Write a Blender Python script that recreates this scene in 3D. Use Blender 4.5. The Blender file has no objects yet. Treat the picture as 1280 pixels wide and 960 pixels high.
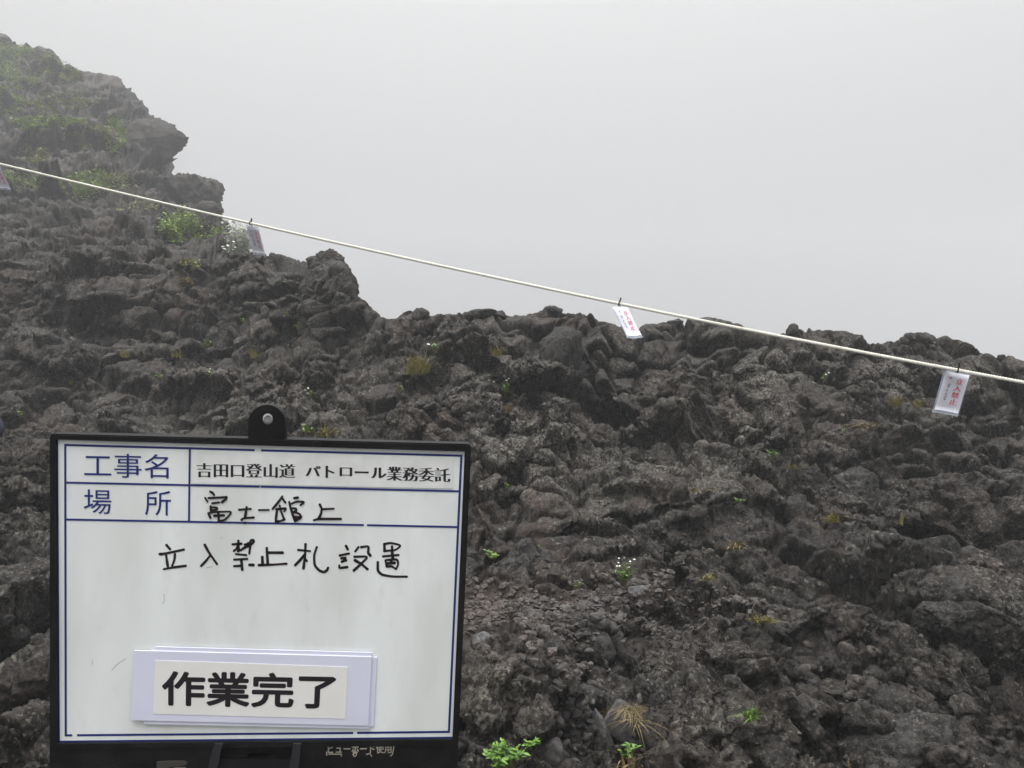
import bpy, bmesh, math, random
import numpy as np
from mathutils import Matrix, Vector

S = bpy.context.scene
C = S.collection
random.seed(7)
RNG = np.random.default_rng(11)

# ------------------------------------------------------------------ camera
F = 925.0                       # focal length in pixels of the 1280 px wide photograph
PITCH = math.radians(3.0)
CAMZ = 1.5
cam_d = bpy.data.cameras.new('camera')
cam_d.sensor_width = 36.0
cam_d.lens = 36.0 * F / 1280.0
cam_d.clip_start = 0.05
cam_d.clip_end = 2000.0
cam = bpy.data.objects.new('camera', cam_d)
C.objects.link(cam)
cam.location = (0, 0, CAMZ)
cam.rotation_euler = (math.radians(90) + PITCH, 0, 0)
S.camera = cam

# ------------------------------------------------------------------ sky, sun, exposure
HAZE = 0.0036
SUN_EL, SUN_AZ = math.radians(65), math.radians(195)     # high, behind the camera, behind cloud
w = bpy.data.worlds.new('World')
S.world = w
w.use_nodes = True
nt = w.node_tree
nt.nodes.clear()
N = nt.nodes.new
sky = N('ShaderNodeTexSky')
sky.sky_type = 'NISHITA'
sky.sun_disc = False
sky.sun_elevation = SUN_EL
sky.sun_rotation = SUN_AZ
sky.dust_density = 6.0
sky.air_density = 1.0
grey = N('ShaderNodeRGBToBW')
tc = N('ShaderNodeTexCoord')
sep = N('ShaderNodeSeparateXYZ')
# overcast luminance: brighter overhead than at the horizon
ramp = N('ShaderNodeValToRGB')
ramp.color_ramp.elements[0].position = 0.0
ramp.color_ramp.elements[0].color = (0.24, 0.24, 0.25, 1)
ramp.color_ramp.elements[1].position = 1.0
ramp.color_ramp.elements[1].color = (3.20, 3.24, 3.32, 1)
e = ramp.color_ramp.elements.new(0.5); e.color = (0.205, 0.205, 0.209, 1)
e = ramp.color_ramp.elements.new(0.60); e.color = (0.285, 0.285, 0.289, 1)
e = ramp.color_ramp.elements.new(0.75); e.color = (0.555, 0.555, 0.558, 1)
e = ramp.color_ramp.elements.new(0.84); e.color = (1.60, 1.615, 1.64, 1)
mul = N('ShaderNodeMath'); mul.operation = 'MULTIPLY_ADD'
mul.inputs[1].default_value = 0.5; mul.inputs[2].default_value = 0.5
mixs = N('ShaderNodeMix'); mixs.data_type = 'RGBA'
mixs.inputs['Factor'].default_value = 0.88
scl = N('ShaderNodeVectorMath'); scl.operation = 'SCALE'
scl.inputs['Scale'].default_value = 9.0
bg = N('ShaderNodeBackground')
bg.inputs['Strength'].default_value = 0.15
wo = N('ShaderNodeOutputWorld')
L = nt.links.new
L(tc.outputs['Generated'], sep.inputs[0])
L(sep.outputs['Z'], mul.inputs[0])
L(mul.outputs[0], ramp.inputs[0])
L(ramp.outputs['Color'], scl.inputs[0])
L(sky.outputs['Color'], grey.inputs[0])
L(grey.outputs[0], mixs.inputs['A'])
L(scl.outputs[0], mixs.inputs['B'])
L(mixs.outputs['Result'], bg.inputs['Color'])
L(bg.outputs[0], wo.inputs['Surface'])

sun_d = bpy.data.lights.new('sun', 'SUN')
sun_d.energy = 2.0
sun_d.angle = math.radians(35)
sun_d.color = (1.0, 0.97, 0.93)
sun = bpy.data.objects.new('sun', sun_d)
C.objects.link(sun)
sdir = Vector((math.sin(SUN_AZ) * math.cos(SUN_EL), math.cos(SUN_AZ) * math.cos(SUN_EL), math.sin(SUN_EL)))
sun.rotation_euler = (-sdir).to_track_quat('-Z', 'Y').to_euler()

S.view_settings.view_transform = 'Standard'
S.view_settings.look = 'None'
S.view_settings.exposure = 0.15
S.view_settings.gamma = 1.0
S.view_settings.use_curve_mapping = False
S.render.engine = 'CYCLES'
S.cycles.use_denoising = True
S.cycles.max_bounces = 6
S.cycles.diffuse_bounces = 3
S.cycles.volume_bounces = 1
S.cycles.use_adaptive_sampling = True
S.cycles.adaptive_threshold = 0.01


# ------------------------------------------------------------------ pixel <-> world
CP, SP = math.cos(PITCH), math.sin(PITCH)


def unproj(u, v, d):
    """point on the ray of pixel (u, v) at depth d (arrays or floats)"""
    X = (u - 640.0) / F * d
    Y = -(v - 480.0) / F * d
    return np.stack(np.broadcast_arrays(X, d * CP - Y * SP, CAMZ + d * SP + Y * CP), -1)


def proj(P):
    x, y, z = P[..., 0], P[..., 1], P[..., 2] - CAMZ
    d = y * CP + z * SP
    Y = -y * SP + z * CP
    return 640.0 + F * x / d, 480.0 - F * Y / d, d


# ------------------------------------------------------------------ noise (numpy)
def _hash(ix, iy, iz, seed):
    h = (ix.astype(np.uint32) * np.uint32(374761393) + iy.astype(np.uint32) * np.uint32(668265263)
         + iz.astype(np.uint32) * np.uint32(2246822519) + np.uint32(seed * 3266489917 & 0xffffffff))
    h = (h ^ (h >> np.uint32(13))) * np.uint32(1274126177)
    h = (h ^ (h >> np.uint32(16))) * np.uint32(2654435761)
    return h ^ (h >> np.uint32(15))


def _u(h, k):
    return ((h >> np.uint32(k)) & np.uint32(1023)).astype(np.float32) * np.float32(1 / 1023.0)


def noise(p, seed=0):
    """value-gradient noise in about -1..1"""
    p = p.astype(np.float32)
    i = np.floor(p).astype(np.int32)
    f = p - i
    s = f * f * f * (f * (f * 6 - 15) + 10)
    out = np.zeros(p.shape[:-1], np.float32)
    for dx in (0, 1):
        wx = s[..., 0] if dx else 1 - s[..., 0]
        for dy in (0, 1):
            wy = s[..., 1] if dy else 1 - s[..., 1]
            for dz in (0, 1):
                wz = s[..., 2] if dz else 1 - s[..., 2]
                h = _hash(i[..., 0] + dx, i[..., 1] + dy, i[..., 2] + dz, seed)
                g = ((_u(h, 0) * 2 - 1) * (f[..., 0] - dx) + (_u(h, 10) * 2 - 1) * (f[..., 1] - dy)
                     + (_u(h, 20) * 2 - 1) * (f[..., 2] - dz))
                out += wx * wy * wz * g
    return out * 1.6


def fbm(p, octaves=4, seed=0, gain=0.5):
    a, t, o = 1.0, 0.0, 0
    for k in range(octaves):
        o = o + a * noise(p * (2.03 ** k) + 17.3 * k, seed + k)
        t += a
        a *= gain
    return o / t * 1.4


def voronoi(p, seed=0):
    """F1, F2, offset to the nearest feature point and its hash"""
    p = p.astype(np.float32)
    b = np.floor(p - 0.5).astype(np.int32)
    f1 = np.full(p.shape[:-1], 9.0, np.float32)
    f2 = f1.copy()
    vec = np.zeros_like(p)
    hh = np.zeros(p.shape[:-1], np.uint32)
    for dx in (0, 1):
        for dy in (0, 1):
            for dz in (0, 1):
                c0, c1, c2 = b[..., 0] + dx, b[..., 1] + dy, b[..., 2] + dz
                h = _hash(c0, c1, c2, seed)
                ox = p[..., 0] - (c0 + 0.12 + 0.76 * _u(h, 0))
                oy = p[..., 1] - (c1 + 0.12 + 0.76 * _u(h, 10))
                oz = p[..., 2] - (c2 + 0.12 + 0.76 * _u(h, 20))
                d = np.sqrt(ox * ox + oy * oy + oz * oz)
                m = d < f1
                f2 = np.where(m, f1, np.minimum(f2, d))
                f1 = np.where(m, d, f1)
                vec[..., 0] = np.where(m, ox, vec[..., 0])
                vec[..., 1] = np.where(m, oy, vec[..., 1])
                vec[..., 2] = np.where(m, oz, vec[..., 2])
                hh = np.where(m, h, hh)
    return f1, f2, vec, hh


def smooth(x, a, b):
    t = np.clip((x - a) / (b - a), 0, 1)
    return t * t * (3 - 2 * t)


def rock_disp(P, size, seed, dome=1.0, tilt=0.8, crack=0.5):
    """lumpy, faceted rock relief in units of the lump size; roughly -0.6 .. 0.6"""
    q = P / size
    f1, f2, vec, h = voronoi(q, seed)
    rx = _hash(h.astype(np.int64) & 0x7fffffff, h * 0, h * 0 + 5, seed + 3)
    t = (vec[..., 0] * (_u(rx, 0) - .5) + vec[..., 1] * (_u(rx, 10) - .5) + vec[..., 2] * (_u(rx, 20) - .5)) * 2
    lvl = _u(h, 5) - 0.5
    edge = np.clip((f2 - f1) / 0.19, 0, 1)
    es = edge * edge * (3 - 2 * edge)
    return (dome * 0.45 * (np.sqrt(np.clip(1.15 - f1 * f1, 0, 2)) - 0.75) + (tilt * 0.8 * t + 0.36 * lvl) * es
            - crack * 0.60 * (1 - edge) ** 2)


# ------------------------------------------------------------------ small helpers
def tag(o, label=None, cat=None, group=None, kind=None):
    if label: o['label'] = label
    if cat: o['category'] = cat
    if group: o['group'] = group
    if kind: o['kind'] = kind
    return o


def mesh_np(name, verts, faces, mat=None, parent=None, smooth_shade=True, loc=None):
    """faces: (n, 3) or (n, 4) int array"""
    me = bpy.data.meshes.new(name)
    verts = np.asarray(verts, np.float32)
    faces = np.asarray(faces, np.int32)
    n, k = faces.shape
    me.vertices.add(len(verts)); me.vertices.foreach_set('co', verts.ravel())
    me.loops.add(n * k); me.loops.foreach_set('vertex_index', faces.ravel())
    me.polygons.add(n)
    me.polygons.foreach_set('loop_start', np.arange(n, dtype=np.int32) * k)
    me.polygons.foreach_set('loop_total', np.full(n, k, np.int32))
    me.polygons.foreach_set('use_smooth', np.full(n, smooth_shade, bool))
    me.update(calc_edges=True)
    me.validate()
    if mat: me.materials.append(mat)
    o = bpy.data.objects.new(name, me)
    C.objects.link(o)
    if parent: o.parent = parent
    if loc is not None: o.location = loc
    return o


def bm_obj(name, bm, mat=None, parent=None, smooth_shade=False, recalc=True):
    if recalc: bmesh.ops.recalc_face_normals(bm, faces=bm.faces)
    me = bpy.data.meshes.new(name)
    bm.to_mesh(me); bm.free()
    if smooth_shade:
        for p in me.polygons: p.use_smooth = True
    if mat: me.materials.append(mat)
    o = bpy.data.objects.new(name, me)
    C.objects.link(o)
    if parent: o.parent = parent
    return o


def empty(name, loc=(0, 0, 0), matrix=None):
    o = bpy.data.objects.new(name, None)
    o.empty_display_size = 0.1
    C.objects.link(o)
    if matrix is not None: o.matrix_world = matrix
    else: o.location = loc
    return o


def mat_simple(name, col, rough=0.6, spec=0.5, **kw):
    m = bpy.data.materials.new(name)
    m.use_nodes = True
    b = m.node_tree.nodes['Principled BSDF']
    b.inputs['Base Color'].default_value = (*col, 1)
    b.inputs['Roughness'].default_value = rough
    b.inputs['Specular IOR Level'].default_value = spec
    for k, v in kw.items():
        b.inputs[k.replace('_', ' ')].default_value = v
    return m


def mat_noisy(name, c1, c2, scale, rough=0.7, bump=0.0, bscale=None, detail=6.0, lo=0.35, hi=0.65, trans=0.0, coord='Position'):
    m = bpy.data.materials.new(name)
    m.use_nodes = True
    t = m.node_tree
    b = t.nodes['Principled BSDF']
    if coord == 'Position':
        g = t.nodes.new('ShaderNodeNewGeometry'); src = g.outputs['Position']
    else:
        g = t.nodes.new('ShaderNodeTexCoord'); src = g.outputs['Object']
    n = t.nodes.new('ShaderNodeTexNoise')
    n.inputs['Scale'].default_value = scale
    n.inputs['Detail'].default_value = detail
    r = t.nodes.new('ShaderNodeValToRGB')
    r.color_ramp.elements[0].position = lo; r.color_ramp.elements[0].color = (*c1, 1)
    r.color_ramp.elements[1].position = hi; r.color_ramp.elements[1].color = (*c2, 1)
    t.links.new(src, n.inputs['Vector'])
    t.links.new(n.outputs['Fac'], r.inputs['Fac'])
    t.links.new(r.outputs['Color'], b.inputs['Base Color'])
    b.inputs['Roughness'].default_value = rough
    if bump:
        n2 = t.nodes.new('ShaderNodeTexNoise')
        n2.inputs['Scale'].default_value = bscale or scale * 4
        n2.inputs['Detail'].default_value = 6
        bp = t.nodes.new('ShaderNodeBump')
        bp.inputs['Strength'].default_value = bump
        bp.inputs['Distance'].default_value = 0.02
        t.links.new(src, n2.inputs['Vector'])
        t.links.new(n2.outputs['Fac'], bp.inputs['Height'])
        t.links.new(bp.outputs['Normal'], b.inputs['Normal'])
    if trans:
        b.inputs['Subsurface Weight'].default_value = trans
        b.inputs['Subsurface Radius'].default_value = (0.01, 0.02, 0.005)
    return m


def rock_material(name, dark, light, brown, lichen_amt=1.0, use_dust=False, brown_amt=0.5, bump=1.0):
    m = bpy.data.materials.new(name)
    m.use_nodes = True
    t = m.node_tree
    b = t.nodes['Principled BSDF']
    b.inputs['Roughness'].default_value = 0.92
    b.inputs['Specular IOR Level'].default_value = 0.25
    g = t.nodes.new('ShaderNodeNewGeometry')
    P = g.outputs['Position']

    def nz(scale, detail=6, rough=0.6, off=0):
        n = t.nodes.new('ShaderNodeTexNoise')
        n.inputs['Scale'].default_value = scale
        n.inputs['Detail'].default_value = detail
        n.inputs['Roughness'].default_value = rough
        if off:
            a = t.nodes.new('ShaderNodeVectorMath'); a.inputs[1].default_value = (off, off * .7, off * .3)
            t.links.new(P, a.inputs[0]); t.links.new(a.outputs[0], n.inputs['Vector'])
        else:
            t.links.new(P, n.inputs['Vector'])
        return n.outputs['Fac']

    def rng(src, a, bb, c=0.0, d=1.0):
        r = t.nodes.new('ShaderNodeMapRange')
        r.interpolation_type = 'SMOOTHSTEP'
        r.inputs[1].default_value = a; r.inputs[2].default_value = bb
        r.inputs[3].default_value = c; r.inputs[4].default_value = d
        t.links.new(src, r.inputs[0]); return r.outputs[0]

    def math_(op, a, bb):
        n = t.nodes.new('ShaderNodeMath'); n.operation = op
        for i, x in enumerate((a, bb)):
            if isinstance(x, (int, float)): n.inputs[i].default_value = x
            else: t.links.new(x, n.inputs[i])
        return n.outputs[0]

    def mix(fac, a, bb):
        n = t.nodes.new('ShaderNodeMix'); n.data_type = 'RGBA'
        if isinstance(fac, (int, float)): n.inputs['Factor'].default_value = fac
        else: t.links.new(fac, n.inputs['Factor'])
        for s, x in (('A', a), ('B', bb)):
            if isinstance(x, tuple): n.inputs[s].default_value = (*x, 1)
            else: t.links.new(x, n.inputs[s])
        return n.outputs['Result']

    base = mix(rng(nz(11, 10, .75), .38, .62), dark, light)
    base = mix(math_('MULTIPLY', rng(nz(1.6, 5, .6, 31), .42, .68), brown_amt), base, brown)
    base = mix(math_('MULTIPLY', rng(nz(48, 4, .7, 12), .50, .66), .60), base, tuple(min(1, c * 1.75) for c in light))
    base = mix(math_('MULTIPLY', rng(nz(30, 5, .7, 44), .50, .62), .75), base, tuple(c * .8 for c in dark))
    # pale lichen flecks, gathered in patches
    vo = t.nodes.new('ShaderNodeTexVoronoi'); vo.inputs['Scale'].default_value = 26
    wv = t.nodes.new('ShaderNodeVectorMath'); wv.operation = 'MULTIPLY_ADD'
    nn = t.nodes.new('ShaderNodeTexNoise'); nn.inputs['Scale'].default_value = 30; nn.inputs['Detail'].default_value = 3
    t.links.new(P, nn.inputs['Vector'])
    t.links.new(nn.outputs['Color'], wv.inputs[0]); wv.inputs[1].default_value = (.03, .03, .03)
    t.links.new(P, wv.inputs[2]); t.links.new(wv.outputs[0], vo.inputs['Vector'])
    sepc = t.nodes.new('ShaderNodeSeparateColor'); t.links.new(vo.outputs['Color'], sepc.inputs[0])
    spot = rng(vo.outputs['Distance'], .50, .26)
    pick = rng(sepc.outputs[0], .70, .86)
    patch = rng(nz(1.3, 4, .6, 71), .46, .62)
    lic = math_('MULTIPLY', math_('MULTIPLY', spot, pick), math_('MULTIPLY', patch, .55 * lichen_amt))
    base = mix(lic, base, mix(sepc.outputs[1], (.20, .19, .175), (.34, .33, .28)))
    # finer crust speckle
    sp2 = math_('MULTIPLY', rng(nz(52, 3, .6, 5), .55, .68), rng(nz(1.4, 4, .6, 9), .38, .58))
    base = mix(math_('MULTIPLY', sp2, .75 * lichen_amt), base, (.215, .20, .17))
    if use_dust:
        ac = t.nodes.new('ShaderNodeAttribute'); ac.attribute_name = 'crust'
        cm = math_('MULTIPLY', ac.outputs['Fac'], rng(nz(40, 3, .6, 61), .49, .56))
        base = mix(math_('MULTIPLY', cm, .85), base, mix(rng(nz(20, 3, .6, 15), .4, .6), (.17, .158, .138), (.32, .30, .26)))
        rust = math_('MULTIPLY', rng(nz(.9, 4, .6, 88), .52, .66), rng(nz(7, 5, .6, 18), .42, .60))
        base = mix(math_('MULTIPLY', rust, .32), base, (.085, .050, .038))
        at = t.nodes.new('ShaderNodeAttribute'); at.attribute_name = 'dust'
        dm = math_('MULTIPLY', at.outputs['Fac'], rng(nz(14, 6, .65, 3), .25, .60))
        base = mix(dm, base, mix(rng(nz(70, 3, .6, 8), .40, .62), (.038, .030, .025), (.078, .062, .053)))
    t.links.new(base, b.inputs['Base Color'])
    h = math_('ADD', math_('MULTIPLY', nz(28, 8, .72), 1.0), math_('MULTIPLY', nz(130, 5, .7, 4), .35))
    bp = t.nodes.new('ShaderNodeBump'); bp.inputs['Strength'].default_value = bump; bp.inputs['Distance'].default_value = .03
    t.links.new(h, bp.inputs['Height']); t.links.new(bp.outputs['Normal'], b.inputs['Normal'])
    return m


M_ROCK = rock_material('lava_rock', (.0095, .0087, .0081), (.058, .0525, .0475), (.047, .036, .0285), use_dust=True)
M_BOULDER = rock_material('boulder_rock', (.012, .0113, .0108), (.064, .060, .0565), (.050, .040, .034), lichen_amt=.7, brown_amt=.35)
M_SHADEROCK = rock_material('shade_rock', (.016, .0155, .015), (.046, .044, .042), (.034, .028, .025), lichen_amt=.35, brown_amt=.4, bump=.8)  # darker version of the boulder rock, shade painted into its colour
M_SLAB = rock_material('plate_rock', (.050, .046, .046), (.078, .072, .072), (.070, .058, .055), lichen_amt=.15, brown_amt=.6, bump=.2)
M_PALEROCK = rock_material('pale_rock', (.050, .050, .051), (.105, .105, .106), (.11, .10, .10), lichen_amt=.2, brown_amt=.3, bump=.4)
M_REDROCK = rock_material('red_rock', (.075, .034, .026), (.13, .058, .045), (.10, .045, .035), lichen_amt=.1, brown_amt=.3, bump=.4)
M_GRAVEL = rock_material('gravel_rock', (.026, .0238, .0222), (.092, .0845, .079), (.075, .058, .050), lichen_amt=.1, brown_amt=.6, bump=.3)

# ------------------------------------------------------------------ the slope
SKY = np.array([(-900, -60), (-300, -10), (-60, 22), (-5, 40), (8, 44), (14, 54), (30, 56), (55, 60), (75, 75), (100, 88), (130, 92), (153, 97), (159, 116),
                (178, 127), (190, 146), (202, 158), (206, 214), (225, 217), (241, 221), (254, 240), (264, 256), (272, 266), (280, 276),
                (284, 290), (289, 317), (300, 318), (335, 316), (350, 320), (365, 326), (390, 326), (395, 319), (420, 318), (428, 335),
                (440, 356), (447, 371), (456, 376), (472, 391), (484, 399), (498, 398), (513, 390), (525, 388), (535, 396), (545, 393),
                (575, 392), (600, 387), (612, 392), (640, 395), (665, 393), (690, 386), (705, 392), (735, 392), (755, 402), (770, 408),
                (780, 406), (799, 415), (804, 406), (840, 402), (870, 399), (885, 396), (910, 402), (925, 406), (940, 414), (960, 418),
                (980, 418), (986, 408), (1000, 412), (1050, 413), (1075, 420), (1085, 430), (1100, 430), (1115, 426), (1130, 417),
                (1155, 415), (1190, 425), (1205, 432), (1225, 445), (1240, 443), (1260, 444), (1280, 451), (1330, 462), (1500, 490), (2200, 520)], float)


def sky_v(u):
    return np.interp(u, SKY[:, 0], SKY[:, 1])


DU = 1.2
ucols = np.concatenate([np.linspace(-900, -70, 120, endpoint=False), np.arange(-70, 1350, DU), np.linspace(1350, 2200, 120)])
NU = len(ucols)
vs = sky_v(ucols)
vsm = np.convolve(np.pad(vs, 4, mode='edge'), np.ones(9) / 9, 'valid')
K = 14
lv = smooth(ucols, 292, 286)                # 1 where the high left cliff stands
Vc = np.zeros((K, NU)); Dc = np.zeros((K, NU))
wob = 0.35 * np.sin(ucols / 97.0) + 0.25 * np.sin(ucols / 41.0 + 1.0)
d8r = np.interp(ucols, [290, 380, 447, 480, 690, 800, 960, 1020, 1160, 1280, 2200], [12.8, 12.4, 11.0, 10.2, 10.0, 9.2, 8.6, 8.9, 9.6, 8.2, 9])
for k, (v, d) in enumerate([(1250, 1.9), (960, 3.25), (860, 3.65), (765, 4.2), (722, 5.0)]):
    Vc[k] = v; Dc[k] = d * (1 + 0.03 * wob)
vtop = np.where(lv > .5, 330, np.maximum(vs, 318))
dtop = np.where(lv > .5, 13.0, d8r)
for k, f, g in ((5, .31, .26), (6, .57, .55), (7, .77, .80), (8, 1.0, 1.0)):
    Vc[k] = 722 + (vtop - 722) * f
    Dc[k] = 5.0 + (dtop - 5.0) * g + (0.12 * wob if k < 8 else 0)
dsky = 34 + np.clip((220 - vs) / 175, -.6, 2) * 16
for k, f in ((9, .33), (10, .66), (11, 1.0)):
    Vc[k] = np.where(lv > .5, 330 + (vs - 330) * f, vtop + (14, 50, 95)[k - 9])
    Dc[k] = np.where(lv > .5, 13 + (dsky - 13) * f, dtop + (1.2, 4.5, 9)[k - 9])
Vc[12] = np.where(lv > .5, vs + 45, vtop + 165); Dc[12] = np.where(lv > .5, dsky + 4, dtop + 20)
Vc[13] = np.where(lv > .5, vs + 190, vtop + 260); Dc[13] = np.where(lv > .5, dsky + 20, dtop + 38)

DV = 1.25
vrows = np.concatenate([np.linspace(1250, 990, 50, endpoint=False), np.arange(990, -70, -DV)])
NR = len(vrows)
Vb = np.zeros((NR, NU)); Db = np.zeros((NR, NU))
for j in range(NU):
    ks = 11 if lv[j] > .5 else 8
    vv, dd = Vc[:ks + 1, j][::-1], Dc[:ks + 1, j][::-1]      # rising v
    t = np.maximum(vv[0] - vrows, 0)                          # rows past the skyline run down the far side
    Vb[:, j] = np.where(t > 0, vv[0] + .8 * t, vrows)
    Db[:, j] = np.where(t > 0, dd[0] * (1 + t / 140.0), np.interp(vrows, vv, dd))
# soften the joints of the control profile
for _ in range(40):
    Db[1:-1] = (Db[:-2] + 2 * Db[1:-1] + Db[2:]) / 4
Ub = np.broadcast_to(ucols, (NR, NU)).copy()


def blob(cu, cv, ru, rv, ang=0.0, p=2.0, soft=0.5):
    a = math.radians(ang)
    x = (Ub - cu) * math.cos(a) + (Vb - cv) * math.sin(a)
    y = -(Ub - cu) * math.sin(a) + (Vb - cv) * math.cos(a)
    r = (np.abs(x / ru) ** p + np.abs(y / rv) ** p) ** (1 / p)
    return 1 - smooth(r, 1 - soft, 1 + soft * .4)


front = (Db < 16) & (vrows[:, None] > vs[None, :] - 5)
jit = 9 * np.sin(Vb / 17.0 + Ub / 23.0) + 7 * np.sin(Ub / 11.0 - Vb / 13.0)
Ub += jit * 0.6; Vb += jit * 0.3        # uneven outlines for the hand placed forms
off = np.zeros_like(Db)
off -= 0.50 * blob(858, 862, 76, 118, 4, 5, .30)          # big block, lower middle
off -= 0.16 * blob(840, 905, 50, 70, 0, 3, .4)
off += 0.22 * blob(735, 880, 26, 90, -12, 2, .7)          # gully left of it
off -= 0.26 * blob(760, 688, 150, 34, -14, 3, .5)         # long slanting ledge
off += 0.30 * blob(775, 655, 120, 9, -16, 2, .8)          # shadow line above the ledge
off -= 0.34 * blob(770, 622, 190, 42, -6, 3, .5)          # bulky course above
off -= 0.30 * blob(600, 600, 30, 90, 0, 3, .5)
off += 0.60 * blob(728, 470, 15, 62, -32, 2, .8)          # overhang in the dark face
off += 0.45 * blob(770, 520, 48, 15, 20, 2, .8)
off += 0.50 * blob(868, 520, 34, 20, 0, 2, .8)
off += 0.55 * blob(632, 530, 3.5, 75, 2, 2, .9)           # narrow upright cleft
off -= 0.5 * blob(640, 500, 95, 110, 0, 3, .6)            # steep buttress around the cleft
off += 0.60 * blob(1160, 690, 40, 34, 10, 2.5, .6)        # hollow on the right
off -= 0.30 * blob(1165, 625, 85, 40, 6, 3, .5)
off -= 0.18 * blob(1165, 700, 26, 24, 0, 2, .6)
off += 0.25 * blob(1187, 870, 5, 80, -8, 2, .9)           # clefts between upright ribs
off += 0.28 * blob(1240, 830, 6, 60, -4, 2, .9)
off += 0.22 * blob(1105, 880, 7, 46, 6, 2, .9)
off += 0.20 * blob(1080, 800, 40, 16, 0, 2, .8)
off -= 0.22 * blob(1080, 850, 40, 45, 0, 3, .5)
off -= 0.22 * blob(985, 840, 60, 50, 0, 3, .5)
off += 0.30 * blob(1000, 800, 50, 12, -20, 2, .8)
off -= 0.30 * blob(950, 500, 90, 70, 10, 3, .6)
off += 0.35 * blob(1030, 525, 50, 15, -5, 2, .8)
off -= 0.5 * blob(395, 360, 60, 45, 0, 3, .6)             # crag
off -= 0.45 * blob(655, 860, 60, 60, 0, 3, .5)
off += 0.35 * blob(30, 650, 40, 26, 0, 2, .7)
off -= 0.30 * blob(30, 580, 60, 50, 0, 3, .6)
off += 0.3 * blob(150, 420, 90, 14, 14, 2, .8)
off -= 0.4 * blob(60, 440, 60, 30, 12, 3, .6)
off -= 0.3 * blob(300, 470, 140, 26, -10, 3, .6)
off += 0.25 * blob(320, 440, 130, 12, -12, 2, .8)
off *= np.where(front, 1.1, 0)
Ub -= jit * 0.6; Vb -= jit * 0.3
Db = Db + off * np.clip(Db / 7.0, .6, 1.6)
# trodden gravel ledge and the scree below the board's right side
dust = np.clip(blob(670, 770, 190, 34, -3, 2.5, .6) + .9 * blob(860, 748, 130, 12, -4, 2, .8) + .7 * blob(700, 830, 60, 30, 20, 2, .8)
               + .45 * blob(950, 760, 60, 20, 0, 2, .8) + .4 * blob(1060, 545, 70, 22, 0, 2, .8), 0, 1) * front
flat = np.clip(blob(670, 768, 170, 30, -3, 2.5, .6), 0, 1) * front

P = unproj(Ub, Vb, Db)


def grid_normals(P):
    gu = np.gradient(P, axis=1); gv = np.gradient(P, axis=0)
    n = np.cross(gv, gu)
    n /= np.linalg.norm(n, axis=-1, keepdims=True) + 1e-9
    tocam = np.array([0, 0, CAMZ]) - P
    if np.mean(np.sum(n * tocam, -1)[: NR // 2]) < 0: n = -n
    return n


def toward(P, n, k):
    t = np.array([0, 0, CAMZ + .6]) - P
    t /= np.linalg.norm(t, axis=-1, keepdims=True)
    q = n + k * t
    return q / (np.linalg.norm(q, axis=-1, keepdims=True) + 1e-9)


def blur(A, n):
    for _ in range(n):
        A = A.copy()
        A[1:-1] = (A[:-2] + 2 * A[1:-1] + A[2:]) / 4
        A[:, 1:-1] = (A[:, :-2] + 2 * A[:, 1:-1] + A[:, 2:]) / 4
    return A


calm = np.clip(blob(858, 865, 66, 100, 4, 4, .4) + .8 * blob(760, 688, 140, 28, -14, 3, .5) + .7 * blob(770, 622, 170, 34, -6, 3, .5), 0, 1) * front
ok = np.clip(1 - flat * .85 - calm * .45, 0.1, 1)[..., None]
nrm = blur(grid_normals(P), 6); nrm /= np.linalg.norm(nrm, axis=-1, keepdims=True) + 1e-9
warp = np.stack([fbm(P / .9, 3, 40 + i) for i in range(3)], -1) * 0.17
Pw = P + warp
squash = np.array([1.0, 1.0, 1.05])
big = rock_disp(Pw * squash, 1.15, 1, 1.1, 1.25, .95) * 0.50
big = big + rock_disp(Pw * squash + 5.0, 3.6, 6, 1.0, 1.5, .8) * 1.6 * smooth(Db, 13, 26) + rock_disp(Pw * squash + 9.0, 1.1, 7, 1.1, 1.1, 1.0) * 0.40 * smooth(Db, 13, 24)
rough_mask = smooth(fbm(P / 1.7, 3, 77), -.35, .45)[..., None]       # smooth faces here, clinker there
med = rock_disp(Pw * squash + 3.1, 0.46, 2, 1.2, 1.1, 1.25) * 0.20
nrm = toward(P, nrm, 1.1)      # the lumps bulge out of the hillside rather than straight up
P = P + nrm * ((big + med)[..., None] * ok)
# even out the rows again where the lumps have stretched them
rough_mask = np.broadcast_to(rough_mask, P.shape[:2] + (1,))
NR2 = 1040
uq, vq, dq = proj(P)
step = np.hypot(np.diff(uq, axis=0), np.diff(vq, axis=0)) + .35 * F * np.abs(np.diff(dq, axis=0)) / dq[1:]
step = np.clip(step, .15, 14)
behind = vrows[1:, None] < vs[None, :] - 12
step = np.where(behind, step * .12, step)
step[:49] *= .25
gk = np.exp(-.5 * (np.arange(-48, 49) / 17.0) ** 2); gk /= gk.sum()
for i in range(len(step)):
    step[i] = np.convolve(np.pad(step[i], 48, mode='edge'), gk, 'valid')
chan = np.concatenate([P, Db[..., None], np.asarray(dust, float)[..., None], ok, rough_mask, np.repeat((vrows[:, None] > vs[None] + 4)[..., None].astype(float), 1, 2), Vb[..., None], Ub[..., None]], -1)
out = np.zeros((NR2, NU, chan.shape[-1]))
cum = np.concatenate([np.zeros((1, NU)), np.cumsum(step, axis=0)])
nb = np.argmax(np.concatenate([behind, np.ones((1, NU), bool)]), axis=0)          # first row past the skyline
qf = np.array([cum[nb[j], j] for j in range(NU)])
hstep = np.percentile(qf[(ucols > -80) & (ucols < 1360)], 99.5) / (NR2 - 80)
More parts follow.
